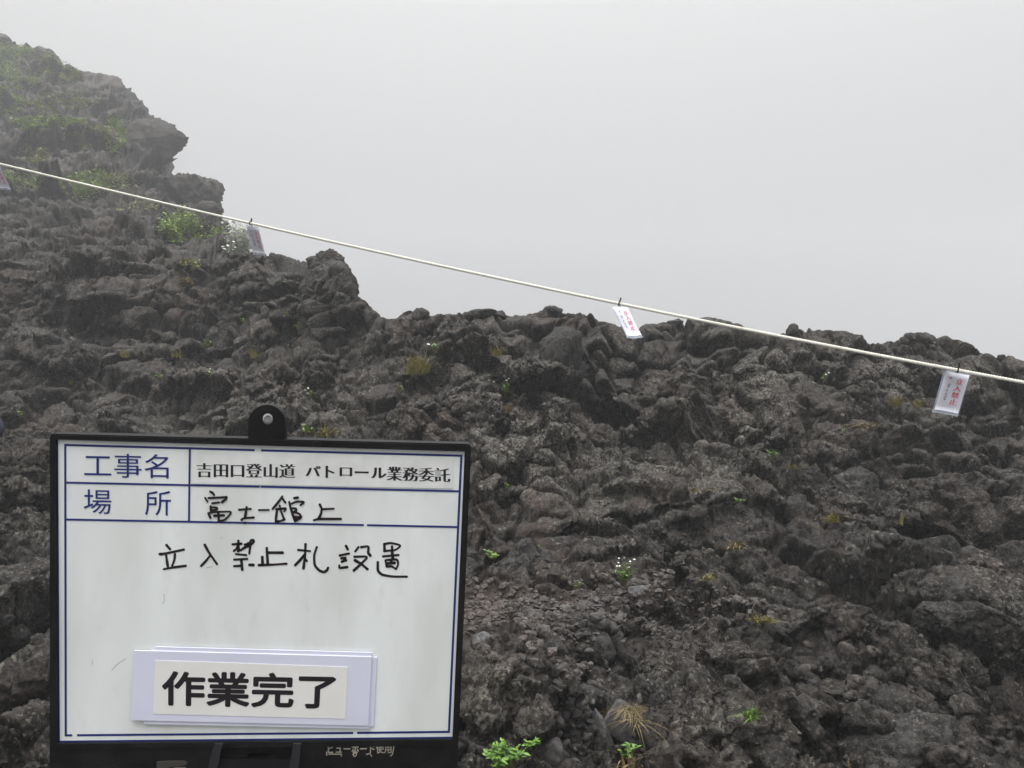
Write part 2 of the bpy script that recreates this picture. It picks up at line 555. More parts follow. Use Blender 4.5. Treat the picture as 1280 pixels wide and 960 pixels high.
for j in range(NU):
    q = cum[:, j]
    kf = min(int(qf[j] / hstep), NR2 - 40)
    t = np.concatenate([np.arange(kf) * min(hstep, 1e9 if kf < NR2 - 40 else qf[j] / kf), np.linspace(qf[j], q[-1], NR2 - kf)])
    for c in range(chan.shape[-1]): out[:, j, c] = np.interp(t, q, chan[:, j, c])
P = out[..., :3].copy(); Db = out[..., 3]; dust = out[..., 4]; ok = out[..., 5:6]; rough_mask = out[..., 6:7]; isfront = out[..., 7] > .5
Vb = out[..., 8]; Ub = out[..., 9]; NR = NR2; front = (Db < 16) & isfront
nrm = blur(grid_normals(P), 2); nrm /= np.linalg.norm(nrm, axis=-1, keepdims=True) + 1e-9
nrm = toward(P, nrm, .8)
warp2 = np.stack([fbm(P / .25, 3, 60 + i) for i in range(3)], -1) * 0.045
s1 = rock_disp((P + warp2) * squash, 0.19, 3, 1.1, 1.1, .9) * 0.075 * (1 - .4 * smooth(Db, 16, 30))
s2 = rock_disp((P + warp2 * .6), 0.075, 4, 1.0, 1.1, .9) * 0.030 * (1 - smooth(Db, 9, 17))
s3 = fbm(P / .045, 2, 90) * 0.006 * (1 - smooth(Db, 8, 14))
pits = -np.clip(fbm(P / .10, 3, 95) - .22, 0, 1) * 0.07
P = P + nrm * ((s1 * (.65 + .6 * rough_mask[..., 0]) + (s2 + pits) * (.5 + .8 * rough_mask[..., 0]) + s3)[..., None] * np.clip(ok, .3, 1))

# keep the skyline where the ridge stands
du_, dv_, dd_ = proj(P)
Pb = P.copy()
for _ in range(6):
    Pb[:, 1:-1] = (Pb[:, :-2] + 2 * Pb[:, 1:-1] + Pb[:, 2:]) / 4
P = P + (Pb - P) * smooth(dv_, vs + 16, vs + 4)[..., None]
du_, dv_, dd_ = proj(P)
vis_cols = (ucols > -200) & (ucols < 1500)
for it in range(3):
    du_, dv_, dd_ = proj(P)
    top = dv_.min(axis=0)
    delta = np.where(vis_cols, np.clip(vsm - top, -30, 30), 0)
    kern = np.exp(-0.5 * (np.arange(-12, 13) / 5.0) ** 2); kern /= kern.sum()
    delta = np.convolve(np.pad(delta, 12, mode='edge'), kern, 'valid')
    wgt = smooth(dv_, vs + 110, vs + 6)
    dv_ = dv_ + delta * wgt
    if it == 2: dv_ = np.where(vis_cols & (dv_ < vsm - 3), vsm - 3 - np.tanh((vsm - 3 - dv_) / 6.0) * 3, dv_)
    P = unproj(du_, dv_, dd_)

idx = np.arange(NR * NU).reshape(NR, NU)
quads = np.stack([idx[:-1, :-1], idx[:-1, 1:], idx[1:, 1:], idx[1:, :-1]], -1).reshape(-1, 4)
terrain = mesh_np('lava_slope', P.reshape(-1, 3), quads, M_ROCK)
crust = np.clip(blob(640, 530, 90, 110, 0, 2, .8) + .9 * blob(940, 500, 130, 100, 0, 2, .8) + .7 * blob(1150, 480, 110, 50, 0, 2, .8) + .7 * blob(800, 590, 150, 60, 0, 2, .8)
                + .7 * blob(880, 920, 50, 40, 0, 2, .8) + .6 * blob(650, 880, 60, 60, 0, 2, .8) + .6 * blob(300, 500, 200, 50, 0, 2, .8) + .5 * blob(40, 640, 40, 60, 0, 2, .8)
                + .3 * blob(1170, 850, 80, 90, 0, 2, .8) + .6 * blob(80, 150, 90, 80, 0, 2, .8), 0, 1) * (.55 + .9 * fbm(P / .8, 3, 123))
at = terrain.data.attributes.new('crust', 'FLOAT', 'POINT')
at.data.foreach_set('value', np.clip(crust, 0, 1).astype(np.float32).ravel())
at = terrain.data.attributes.new('dust', 'FLOAT', 'POINT')
at.data.foreach_set('value', dust.astype(np.float32).ravel())
tag(terrain, kind='structure')

# visible depth of the slope, for standing things on it
BIN = 2.0
GW, GH = int(1500 / BIN), int(1200 / BIN)
zb = np.full((GH, GW), 1e9, np.float32)
du_, dv_, dd_ = proj(P)
bi = ((du_ + 110) / BIN).astype(int).ravel(); bj = ((dv_ + 50) / BIN).astype(int).ravel()
good = (bi >= 0) & (bi < GW) & (bj >= 0) & (bj < GH) & (dd_.ravel() > .5)
np.minimum.at(zb, (bj[good], bi[good]), dd_.ravel()[good])


def depth_at(u, v, r=1):
    i, j = int((u + 110) / BIN), int((v + 50) / BIN)
    for rr in (r, r + 2, r + 5, r + 12):
        sub = zb[max(0, j - rr):j + rr + 1, max(0, i - rr):i + rr + 1]
        sub = sub[sub < 1e8]
        if len(sub): return float(np.median(sub))
    return 8.0


def near_at(u, v):
    i, j = int((u + 110) / BIN), int((v + 50) / BIN)
    for rr in (1, 3, 6, 12):
        sub = zb[max(0, j - rr):j + rr + 1, max(0, i - rr):i + rr + 1]
        sub = sub[sub < 1e8]
        if len(sub): return float(np.percentile(sub, 15))
    return 8.0


def on_slope(u, v, r=1, lift=0.0):
    d = near_at(u, v) - lift - (.07 if r == 1 else 0)
    return Vector(unproj(u, v, d).tolist()), d


# ground under and behind the camera, out to where the mist closes
gx = np.linspace(-60, 60, 121); gy = np.linspace(-60, 1.9, 80)
GX, GY = np.meshgrid(gx, gy)
GZ = -0.05 + 0.10 * noise(np.stack([GX, GY, GX * 0], -1) / 1.3, 5) - 0.25 - np.clip(-GY, 0, 60) * .35 - np.clip(GY - .5, 0, 5) * .5
gi = np.arange(GX.size).reshape(GX.shape)
gq = np.stack([gi[:-1, :-1], gi[:-1, 1:], gi[1:, 1:], gi[1:, :-1]], -1).reshape(-1, 4)
ground = mesh_np('ground', np.stack([GX, GY, GZ], -1).reshape(-1, 3), gq, M_ROCK)
tag(ground, kind='structure')

# ------------------------------------------------------------------ mist: one even box of pale air
HZ0, HZ1 = (-110.0, -70.0, -30.0), (120.0, 150.0, 40.0)
hb = bmesh.new()
bmesh.ops.create_cube(hb, size=1.0)
for vtx in hb.verts:
    vtx.co = Vector([HZ0[i] if vtx.co[i] < 0 else HZ1[i] for i in range(3)])
m_h = bpy.data.materials.new('mist_air')
m_h.use_nodes = True
m_h.node_tree.nodes.clear()
pv = m_h.node_tree.nodes.new('ShaderNodeVolumePrincipled')
pv.inputs['Color'].default_value = (.93, .94, .95, 1)
pv.inputs['Density'].default_value = HAZE
pv.inputs['Anisotropy'].default_value = 0.0
mo = m_h.node_tree.nodes.new('ShaderNodeOutputMaterial')
m_h.node_tree.links.new(pv.outputs[0], mo.inputs['Volume'])
haze = bm_obj('haze', hb, m_h)
tag(haze, kind='stuff')

# ------------------------------------------------------------------ rocks lying on the slope
_ico = {}


def ico(sub):
    if sub not in _ico:
        b = bmesh.new()
        bmesh.ops.create_icosphere(b, subdivisions=sub, radius=1.0)
        b.verts.ensure_lookup_table()
        _ico[sub] = (np.array([v.co[:] for v in b.verts]), np.array([[v.index for v in f.verts] for f in b.faces]))
        b.free()
    return _ico[sub]


def boulder(name, u, v, wpx, hpx, mat, seed, label, cat, group=None, sub=5, deep=.8, sink=.25, facets=15, roll=0.0, rough=1.0, d=None, face=.60, nose=0.0, boxy=0.0):
    """a rock wpx x hpx pixels large where pixel (u, v) meets the slope"""
    r = np.random.default_rng(seed)
    if d is None: d = depth_at(u, v, 2)
    sx, sz = wpx * d / F / 2, hpx * d / F / 2
    sy = (sx + sz) / 2 * deep
    p, f = ico(sub)
    p = p.copy()
    if boxy: p = np.sign(p) * np.abs(p) ** boxy * .85
    for _ in range(facets):
        n = r.normal(size=3); n /= np.linalg.norm(n)
        o = r.uniform(face, .95)
        p -= n * np.maximum(0, p @ n - o)[:, None] * .9
    if nose: p[:, 1:] *= np.clip(1 - nose * np.clip(p[:, :1] + .25, 0, 2), .12, 1)
    p *= np.array([sx, sy, sz]) * 1.2
    s = (sx + sz) / 2
    q = p + 37.7 * r.uniform(size=3)
    n = p / (np.linalg.norm(p, axis=1, keepdims=True) + 1e-9)
    p = p + n * (rough * s * (.20 * fbm(q / (s * .9), 3, seed) + .16 * rock_disp(q, s * .55, seed + 1, .8, 1., .6)
                              + .11 * rock_disp(q, s * .22, seed + 2, .8, 1.0, .8) + .05 * fbm(q / (s * .12), 3, seed + 3)))[:, None]
    c, sn = math.cos(roll), math.sin(roll)
    p = p @ np.array([[c, 0, -sn], [0, 1, 0], [sn, 0, c]])
    loc = Vector(unproj(u, v, d + sy * sink).tolist())
    o = mesh_np(name, p, f, mat, loc=loc)
    return tag(o, label, cat, group)


big_rocks = [
    # u, v, w, h, material, roll, label
    (663, 707, 84, 58, M_BOULDER, .05, 'rounded grey boulder with rough pitted face standing at the back of the gravel ledge', {}),
    (797, 739, 27, 15, M_PALEROCK, -.05, 'pale flat stone lying just below the white flowered herb', dict(sub=4, rough=.5)),
    (603, 805, 25, 24, M_PALEROCK, .3, 'pale grey angular stone at the right edge of the white board', dict(sub=4, rough=.5)),
    (1062, 614, 66, 46, M_BOULDER, -.2, 'smooth oval grey boulder set in the slope below the hanging signs on the right', dict(rough=.8)),
    (1192, 769, 82, 44, M_BOULDER, -.12, 'flat topped grey boulder with a small red stone at its left foot', dict(rough=.9)),
    (1118, 934, 170, 74, M_BOULDER, -.2, 'long low grey boulder along the bottom edge of the view', dict(rough=.9)),
    (956, 940, 84, 58, M_BOULDER, -.15, 'grey rounded boulder at the bottom beside the big dark block', dict(rough=.6)),
    (780, 903, 44, 42, M_SLAB, .6, 'smooth flat brown rock plate leaning in the gully between grass tufts', dict(rough=.07, facets=0, deep=.3, boxy=.3, sink=-.3, sub=5)),
    (21, 794, 36, 34, M_BOULDER, .3, 'rounded grey stone left of the white board', dict(sub=4, rough=.5)),
    (49, 802, 20, 18, M_BOULDER, 0, 'small dark stone wedged against the left edge of the board', dict(sub=4)),
    (3, 776, 24, 22, M_BOULDER, 0, 'grey stone half cut by the left border above the rounded one', dict(sub=4)),
    (700, 446, 50, 66, M_SHADEROCK, .25, 'smooth rock block with shade put into its colour, jutting from the ridge below the middle sign', dict(rough=.7, deep=1.1, sink=-.1)),
    (742, 470, 36, 60, M_SHADEROCK, .5, 'second rock block coloured dark for shade, leaning against the smooth one', dict(rough=.8, sink=-.05)),
    (885, 535, 44, 50, M_SHADEROCK, .3, 'block of lava with its shade coloured in, in the middle of the right slope', dict(rough=.8, sink=0)),
    (690, 388, 25, 15, M_BOULDER, .1, 'rounded stone perched on the highest point of the middle ridge', dict(sub=4, rough=.5)),
    (526, 394, 22, 16, M_BOULDER, .1, 'knobbly stone on the ridge at the foot of the left crag', dict(sub=4, rough=.6)),
    (600, 392, 34, 14, M_BOULDER, -.1, 'low stone on the ridge line between two rounded ones', dict(sub=4, rough=.6)),
    (625, 394, 16, 11, M_BOULDER, 0, 'smallest round stone on the middle ridge line', dict(sub=4, rough=.6)),
    (990, 413, 15, 15, M_BOULDER, .2, 'upright knob of rock on the ridge just above the white rope', dict(sub=4, rough=.6)),
    (1165, 690, 58, 44, M_SHADEROCK, -.25, 'angular block coloured dark for shade, sitting in the deep hollow on the right', dict(rough=.5, sink=1.5)),
    (1190, 742, 60, 44, M_BOULDER, .2, 'rough brownish boulder below the dark hollow', {}),
    (1268, 705, 40, 60, M_BOULDER, 0, 'grey lumpy boulder cut by the right border', {}),
    (1155, 785, 15, 10, M_REDROCK, 0, 'small brick red stone between grey boulders', dict(sub=3, rough=.4)),
    (645, 812, 26, 24, M_BOULDER, .4, 'grey block stone near the front of the gravel ledge', dict(sub=4, rough=.5)),
    (690, 815, 34, 26, M_BOULDER, .2, 'dull brownish stone in the middle of the scree', dict(sub=4, rough=.5)),
    (752, 813, 36, 34, M_BOULDER, .2, 'dark stone at the top of the gully beside the big block', dict(sub=4, rough=.6)),
    (738, 870, 44, 26, M_BOULDER, .3, 'grey stone lying across the gully', dict(sub=4, rough=.5)),
    (724, 896, 14, 14, M_BOULDER, .3, 'fist sized round stone in the gully, uppermost of a row of three', dict(sub=4, rough=.4)),
    (722, 907, 17, 12, M_BOULDER, 0, 'fist sized round stone in the gully, middle of a row of three', dict(sub=4, rough=.4)),
    (712, 917, 18, 12, M_BOULDER, 0, 'fist sized round stone in the gully, lowest of a row of three', dict(sub=4, rough=.4)),
    (708, 890, 12, 44, M_SLAB, .45, 'narrow upright splinter of brown rock left of the gully stones', dict(sub=4, rough=.4, boxy=.5)),
    (755, 925, 22, 80, M_SLAB, -.35, 'long narrow rib of brown rock running down beside the flat plate', dict(rough=.5, boxy=.5, sink=.6)),
    (690, 944, 30, 34, M_SLAB, .4, 'dull brown angular stone at the bottom of the gully', dict(sub=4, rough=.9)),
    (985, 700, 40, 40, M_BOULDER, .2, 'grey pyramid shaped stone right of the yellow grass tuft', dict(rough=.5)),
    (995, 640, 34, 40, M_BOULDER, .1, 'upright oval stone left of the smooth oval boulder', dict(rough=.5)),
    (1000, 890, 34, 40, M_BOULDER, .1, 'grey upright stone behind the rounded boulder beside the big block', dict(rough=.6)),
    (1262, 900, 36, 90, M_ROCK, 0, 'tall rib of grey rock in the bottom right corner', dict(rough=1.5, sub=6)),
    (1208, 860, 46, 110, M_ROCK, -.08, 'tall lumpy upright rib of lava left of the corner rib', dict(rough=1.7, sub=6, sink=.6)),
    (1100, 880, 26, 46, M_BOULDER, .1, 'narrow upright stone above the long low boulder', dict(sub=4)),
    (1135, 890, 34, 44, M_BOULDER, -.1, 'squat grey upright stone above the long low boulder', dict(sub=4)),
    (845, 405, 20, 12, M_BOULDER, 0, 'flat stone on the ridge right of the middle sign', dict(sub=4, rough=.6)),
]
for i, (u, v, wp, hp, m, roll, lab, kw) in enumerate(big_rocks):
    boulder('boulder' if wp > 30 else 'stone', u, v, wp, hp, m, 100 + i, lab, 'boulder' if wp > 30 else 'stone', roll=roll, **kw)

boulder('rock_outcrop', 193, 175, 70, 50, M_ROCK, 301, 'beak shaped outcrop jutting out to the right from the misty left cliff', 'outcrop', d=depth_at(192, 176, 3), sink=.05, rough=.7, face=.7, roll=-.12, nose=.26)
boulder('rock_outcrop', 243, 238, 62, 46, M_ROCK, 302, 'lumpy outcrop on the cliff edge just above the white rope', 'outcrop', d=depth_at(238, 238, 3), sink=.2, rough=1.2, roll=.5)
boulder('rock_outcrop', 262, 262, 32, 18, M_ROCK, 303, 'small spur of rock poking out where the rope crosses the cliff edge', 'outcrop', sub=4, d=depth_at(255, 264, 3), sink=.2, rough=.9, roll=.2)
boulder('rock_outcrop', 408, 332, 44, 32, M_ROCK, 304, 'square topped knob at the right end of the near crag', 'outcrop', d=11.4, sink=.3, rough=.8, roll=.1)
boulder('rock_outcrop', 418, 362, 66, 60, M_ROCK, 305, 'steep rounded face at the right end of the near crag', 'outcrop', d=11.2, sink=.4, rough=.8, roll=.4)

# loose stones strewn over the ledge, gully and left side: nothing tells them apart
stone_spots = []
while len(stone_spots) < 90:
    k = RNG.integers(4)
    if k == 0: uu, vv = RNG.uniform(585, 790), RNG.uniform(752, 800)
    elif k == 1: uu, vv = RNG.normal(715, 30), RNG.uniform(800, 955)
    elif k == 2: uu, vv = RNG.uniform(590, 700), RNG.uniform(795, 835)
    else: uu, vv = RNG.uniform(1000, 1180), RNG.uniform(780, 900)
    stone_spots.append((uu, vv, RNG.uniform(6, 15)))
for i, (u, v, sz) in enumerate(stone_spots):
    boulder('loose_stone', u, v, sz * 1.3, sz, M_GRAVEL if i % 3 else M_BOULDER, 500 + i, 'small loose lava stone lying among gravel and bigger rocks', 'stone',
            'small loose stones strewn over the ledge and gully', sub=3, rough=.5, roll=RNG.uniform(-.5, .5))


def scatter_bits(pts, sizes, seed, flat=.7):
    r = np.random.default_rng(seed)
    p0, f0 = ico(1)
    n = len(pts)
    shape = p0[None] * (1 + r.uniform(-.38, .38, (n, len(p0), 1)))
    shape *= r.uniform(.55, 1.25, (n, 1, 3))
    a, b_, c = r.normal(size=(3, n, 3))
    e0 = a / np.linalg.norm(a, axis=1, keepdims=True)
    e1 = np.cross(e0, b_); e1 /= np.linalg.norm(e1, axis=1, keepdims=True)
    e2 = np.cross(e0, e1)
    R = np.stack([e0, e1, e2], 1)
    q = np.einsum('nij,njk->nik', shape, R) * sizes[:, None, None]
    q[..., 2] *= flat
    q += pts[:, None]
    faces = (f0[None] + (np.arange(n) * len(p0))[:, None, None]).reshape(-1, 3)
    return q.reshape(-1, 3), faces


Pf = P.reshape(-1, 3)
uF, vF, dF = proj(P)
seen = (dF.ravel() < 1e3) & (uF.ravel() > -120) & (uF.ravel() < 1400) & (vF.ravel() < 1050) & isfront.ravel()
cand = np.where(seen & (dust.ravel() > .25))[0]
pick = RNG.choice(cand, 3600, p=(dust.ravel()[cand] / dust.ravel()[cand].sum()))
sz = np.exp(RNG.normal(-4.62, .6, len(pick))).clip(.005, .035)
gv, gf = scatter_bits(Pf[pick] + np.array([0, 0, .2]) * sz[:, None], sz, 3)
tag(mesh_np('gravel', gv, gf, M_GRAVEL, smooth_shade=False), kind='stuff')
cand = np.where(seen & (rough_mask.ravel() > .2) & (dF.ravel() < 13))[0]
pr = rough_mask.ravel()[cand] ** 1.3
pick = RNG.choice(cand, 15000, p=pr / pr.sum())
sz = (np.exp(RNG.normal(.15, .45, len(pick))).clip(.6, 4) * dF.ravel()[pick] / F * 1.7).clip(.006, .055)
gv, gf = scatter_bits(Pf[pick], sz, 4, 1.0)
tag(mesh_np('clinker_rubble', gv, gf, M_ROCK, smooth_shade=False), kind='stuff')

# ------------------------------------------------------------------ plants
M_LEAF = mat_noisy('leaf_green', (.085, .17, .018), (.17, .28, .045), 30, .55)
M_LEAFB = mat_noisy('leaf_bright', (.060, .145, .014), (.13, .25, .032), 30, .5)
M_SHRUB = mat_noisy('shrub_green', (.16, .245, .035), (.29, .37, .075), 3, .6)
M_SHRUBY = mat_noisy('shrub_yellow', (.17, .19, .035), (.30, .30, .075), 3, .6)
M_SHRUBHAZE = mat_noisy('shrub_haze_tint', (.50, .52, .46), (.72, .74, .66), 4, .6)  # haze and overexposure painted into the leaf colour
M_STRAW = mat_noisy('dry_straw', (.07, .055, .020), (.30, .225, .10), 130, .7)
M_GRASSY = mat_noisy('grass_yellow', (.10, .10, .022), (.36, .31, .090), 130, .65)
M_STEM = mat_noisy('stem_brown', (.09, .075, .03), (.15, .13, .05), 30, .7)
M_PETAL = mat_simple('petal_white', (.82, .82, .76), .6)


def blades(n, h, spread, droop, seed, width=.006, lean=(0, 0), up=.9):
    r = np.random.default_rng(seed)
    vs_, fs = [], []
    for i in range(n):
        a = r.uniform(0, 2 * math.pi)
        out = np.array([math.cos(a), math.sin(a) * .8, 0]) * r.uniform(.15, 1.0)
        b0 = out * spread * .35 + np.array([r.normal() * spread * .35, r.normal() * spread * .15, r.normal() * h * .06])
        hh = h * r.uniform(.35, 1.15) * (1.15 - .5 * abs(np.dot(out, out)))
        dr = droop * r.uniform(.4, 1.5)
        side = np.array([-math.sin(a), math.cos(a), 0]) * width * r.uniform(.6, 1.3) * .5
        side = side + np.array([width * .4, 0, 0])
        base = len(vs_)
        ns = 5
        for k in range(ns + 1):
            t = k / ns
            p = b0 + out * (spread * .8 * t + dr * t * t * h) + np.array([lean[0] * h * t * t, lean[1] * h * t * t, hh * (t * up - dr * .55 * t * t * t)])
            wdt = (1 - t) ** .7 + .08
            vs_.append(p - side * wdt); vs_.append(p + side * wdt)
        for k in range(ns):
            q = base + 2 * k
            fs.append((q, q + 1, q + 3, q + 2))
    return np.array(vs_), np.array(fs)


def leaf_mesh(centres, dirs, length, width, r):
    """pointed, folded leaves: four quads-worth of faces each"""
    vs_, fs = [], []
    for c, dv in zip(centres, dirs):
        dv = dv / (np.linalg.norm(dv) + 1e-9)
        side = np.cross(dv, r.normal(size=3) * .35 + np.array([0, 0, 1])); side /= np.linalg.norm(side) + 1e-9
        upv = np.cross(side, dv)
        l = length * r.uniform(.6, 1.25); ww = width * r.uniform(.7, 1.2)
        b = len(vs_)
        for t, wd in ((0, .12), (.35, .5), (.7, .42), (1, .03)):
            q = c + dv * l * t - upv * l * .25 * t * t
            vs_ += [q - side * ww * wd + upv * ww * .12, q - upv * 0, q + side * ww * wd + upv * ww * .12]
        for k in range(3):
            o = b + 3 * k
            fs += [(o, o + 1, o + 4, o + 3), (o + 1, o + 2, o + 5, o + 4)]
    return np.array(vs_), np.array(fs)


def stems_mesh(lines, rad):
    vs_, fs = [], []
    for (a, b_) in lines:
        a = np.array(a, float); b_ = np.array(b_, float)
        o = len(vs_)
        for p, k in ((a, 1), ((a + b_) / 2 + np.array([.1, .05, 0]) * np.linalg.norm(b_ - a) * .3, .8), (b_, .5)):
            for q in range(4):
                an = q * math.pi / 2
                vs_.append(p + np.array([math.cos(an), math.sin(an), 0]) * rad * k)
        for s_ in range(2):
            for q in range(4):
                i0, i1 = o + 4 * s_ + q, o + 4 * s_ + (q + 1) % 4
                fs.append((i0, i1, i1 + 4, i0 + 4))
    return np.array(vs_), np.array(fs)


def grass_tuft(u, v, wpx, hpx, mat, label, seed, group=None, n=60, droop=.7, lean=(0, 0), px=1.2, lift=0.0):
    """v is the pixel row of the tuft's root"""
    loc, d = on_slope(u, v, 1, lift)
    h, s = hpx * d / F, wpx * d / F / 2
    vs_, fs = blades(n, h, s, droop, seed, width=px * d / F, lean=lean)
    o = mesh_np('grass_tuft', vs_, fs, mat, loc=loc)
    return tag(o, label, 'grass', group)


def herb(u, v, wpx, hpx, label, seed, flowers=0, mat=None, leaves=70, leaf_px=5.0, cat='herb', name='herb', flower_px=4.0):
    loc, d = on_slope(u, v)
    k = d / F
    r = np.random.default_rng(seed)
    h, s = hpx * k, wpx * k / 2
    root = empty(name, loc)
    tag(root, label, cat)
    tips, lines = [], []
    for i in range(max(5, leaves // 9)):
        a = r.uniform(0, 2 * math.pi); q = r.uniform(0, 1) ** .5
        tip = np.array([math.cos(a) * s * q * .85, math.sin(a) * s * q * .7 - .02, h * r.uniform(.55, 1.0) * (1 - .3 * q)])
        lines.append(((tip * .12) * np.array([1, 1, 0]), tip)); tips.append(tip)
    cs, ds = [], []
    for i in range(leaves):
        t = tips[r.integers(len(tips))]; f = r.uniform(.3, 1.0)
        c = t * f * np.array([f, f, 1]) ; a = r.uniform(0, 2 * math.pi)
        cs.append(c); ds.append(np.array([math.cos(a), math.sin(a), r.uniform(.0, .9)]))
    vs_, fs = leaf_mesh(cs, ds, leaf_px * k, leaf_px * k * .42, r)
    mesh_np('leaves', vs_, fs, mat or M_LEAF, root)
    vs_, fs = stems_mesh(lines, .5 * k)
    mesh_np('stem', vs_, fs, M_STEM, root)
    for i in range(flowers):
        t = tips[i % len(tips)] * np.array([1.15, 1.1, 1.0]) + np.array([r.uniform(-.15, .15) * s, -.3 * s, h * r.uniform(.02, .25)])
        b = bmesh.new()
        bmesh.ops.create_cone(b, segments=10, radius1=flower_px * k * .5, radius2=flower_px * k * .12, depth=flower_px * k * .45, cap_ends=True,
                              matrix=Matrix.Translation(t.tolist()) @ Matrix.Rotation(math.radians(r.uniform(-60, 10)), 4, 'X'))
        fl = bm_obj('flower', b, M_PETAL, root)
    return root


def shrub(u, v, wpx, hpx, mat, label, seed, n=900, leaf_px=2.8, d=None, name='shrub', cat='shrub', thick=.6, clumps=14):
    """low cushion of leaves; (u, v) is the middle of the patch"""
    if d is None: d = depth_at(u, v, 2)
    k = d / F
    r = np.random.default_rng(seed)
    loc = Vector(unproj(u, v, d).tolist())
    # the cushion lies on the hillside: sample the slope itself under the patch
    cs, ds = [], []
    cl = [(r.uniform(-1, 1), r.uniform(-1, 1), r.uniform(.25, .5)) for _ in range(clumps)]
    cl = [c for c in cl if c[0] ** 2 + c[1] ** 2 < 1.1]
    for i in range(n):
        c = cl[r.integers(len(cl))]
        x = c[0] + r.normal() * c[2] * .5; z = c[1] + r.normal() * c[2] * .5
        uu, vv = u + x * wpx / 2, v + z * hpx / 2
        if vv < sky_v(uu) + 2.5 + RNG.uniform(0, 4): continue
        dd = depth_at(uu, vv, 1)
        if abs(dd - d) > d * .12: dd = d
        lift = abs(r.normal()) * thick * leaf_px * 2.2 * k
        p = unproj(uu, vv, dd - lift * .8) + np.array([0, 0, lift * .6])
        cs.append(p - np.array(loc)); a = r.uniform(0, 2 * math.pi)
        ds.append(np.array([math.cos(a), math.sin(a) - .3, r.uniform(-.2, .8)]))
    vs_, fs = leaf_mesh(cs, ds, leaf_px * k, leaf_px * k * .55, r)
    o = mesh_np(name, vs_, fs, mat, loc=loc)
    return tag(o, label, cat)


# the green cushions on the misty left hillside
shrub(34, 82, 109, 52, M_SHRUB, 'largest green cushion of low shrub just under the top left crest', 1, n=4576)
shrub(12, 124, 52, 33, M_SHRUB, 'green cushion cut by the left border below the crest', 2, n=1584)
shrub(58, 156, 75, 16, M_SHRUB, 'thin strip of green cushion halfway up the left cliff', 3, n=1760)
shrub(108, 170, 52, 26, M_SHRUBY, 'yellowish green cushion left of the twin patch under the cliff edge', 4, n=1478)
shrub(144, 170, 29, 33, M_SHRUB, 'small round green patch nearest the beak shaped outcrop', 5, n=1161)
shrub(62, 240, 135, 49, M_SHRUB, 'bright green cushion right of the cut off sign, under the rope', 6, n=5280)
shrub(240, 296, 74, 34, M_SHRUB, 'leafy green shrub on the cliff edge left of the pale bush', 7, n=4576, leaf_px=3.6, thick=1.4)
shrub(56, 134, 41, 15, M_SHRUBY, 'dull yellow strip of dry plants between two green cushions', 8, n=704)
shrub(84, 96, 34, 15, M_SHRUBY, 'yellow rim of dry plants at the right end of the top green cushion', 9, n=633)
shrub(240, 332, 27, 13, M_SHRUBY, 'small yellow tuft of plants below the leafy cliff shrub', 10, n=387)
shrub(232, 354, 20, 10, M_STRAW, 'straw coloured patch on the slope below the cliff shrub', 11, n=387)
shrub(148, 228, 46, 20, M_SHRUBY, 'olive patch hanging under the rope on the cliff', 12, n=528)


shrub(82, 128, 69, 15, M_SHRUBY, 'mottled olive strip across the middle of the left cliff', 13, n=672)
shrub(28, 196, 57, 20, M_SHRUBY, 'olive strip on the left border just above the upper end of the rope', 14, n=576)
shrub(170, 262, 50, 23, M_SHRUBY, 'olive patch on the cliff between the rope and the leafy shrub', 15, n=480)


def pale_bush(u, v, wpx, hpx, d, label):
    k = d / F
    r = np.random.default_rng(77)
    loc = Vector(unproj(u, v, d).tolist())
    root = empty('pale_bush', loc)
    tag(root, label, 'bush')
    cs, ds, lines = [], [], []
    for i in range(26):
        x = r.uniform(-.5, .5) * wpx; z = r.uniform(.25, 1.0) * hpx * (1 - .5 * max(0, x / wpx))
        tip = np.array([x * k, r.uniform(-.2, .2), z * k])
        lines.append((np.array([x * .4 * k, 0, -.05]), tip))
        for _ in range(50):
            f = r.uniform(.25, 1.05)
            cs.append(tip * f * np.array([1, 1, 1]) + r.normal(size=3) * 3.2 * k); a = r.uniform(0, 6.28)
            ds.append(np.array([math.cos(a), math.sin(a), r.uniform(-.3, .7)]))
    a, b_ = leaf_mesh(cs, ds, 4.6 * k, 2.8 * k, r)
    mesh_np('leaves', a, b_, M_SHRUBHAZE, root)
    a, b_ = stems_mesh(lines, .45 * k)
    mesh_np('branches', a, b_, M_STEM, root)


pale_bush(300, 321, 34, 44, 14.5, 'pale bush with washed out light put into its leaf colour, on the crag between dark cliff and hanging sign')

# herbs and tufts nearer by
herb(545, 441, 24, 20, 'green herb with white flowers on the ridge beside the dry brown tuft', 20, flowers=5, leaves=70, leaf_px=4, flower_px=3)
grass_tuft(522, 466, 36, 34, M_GRASSY, 'bushy yellow brown grass tuft below the ridge left of the cleft', 21, n=150, droop=.6, px=1.0)
grass_tuft(618, 444, 26, 16, M_GRASSY, 'short yellow green grass tuft just under the middle ridge', 22, n=80)
herb(632, 497, 12, 26, 'narrow upright green herb growing out of the cleft', 23, flowers=3, leaves=70, leaf_px=4, flower_px=2.5)
grass_tuft(632, 515, 10, 14, M_STRAW, 'little yellow dry tuft in the cleft right under the narrow herb', 24, n=40)
grass_tuft(757, 522, 48, 30, M_STRAW, 'straw coloured grass hanging to the right under the dark overhang', 25, n=300, droop=1.4, lean=(.5, -.4), px=.6)
herb(633, 614, 13, 17, 'small green herb at the top right corner of the white board', 26, leaves=40, leaf_px=4)
herb(965, 574, 20, 18, 'bright green herb in a dark nook in the middle of the right slope', 27, leaves=60, leaf_px=4.5, mat=M_LEAFB)
herb(1029, 478, 12, 14, 'tiny green herb left of the right hanging sign', 28, leaves=34, leaf_px=3.6, flowers=2, flower_px=2.2)
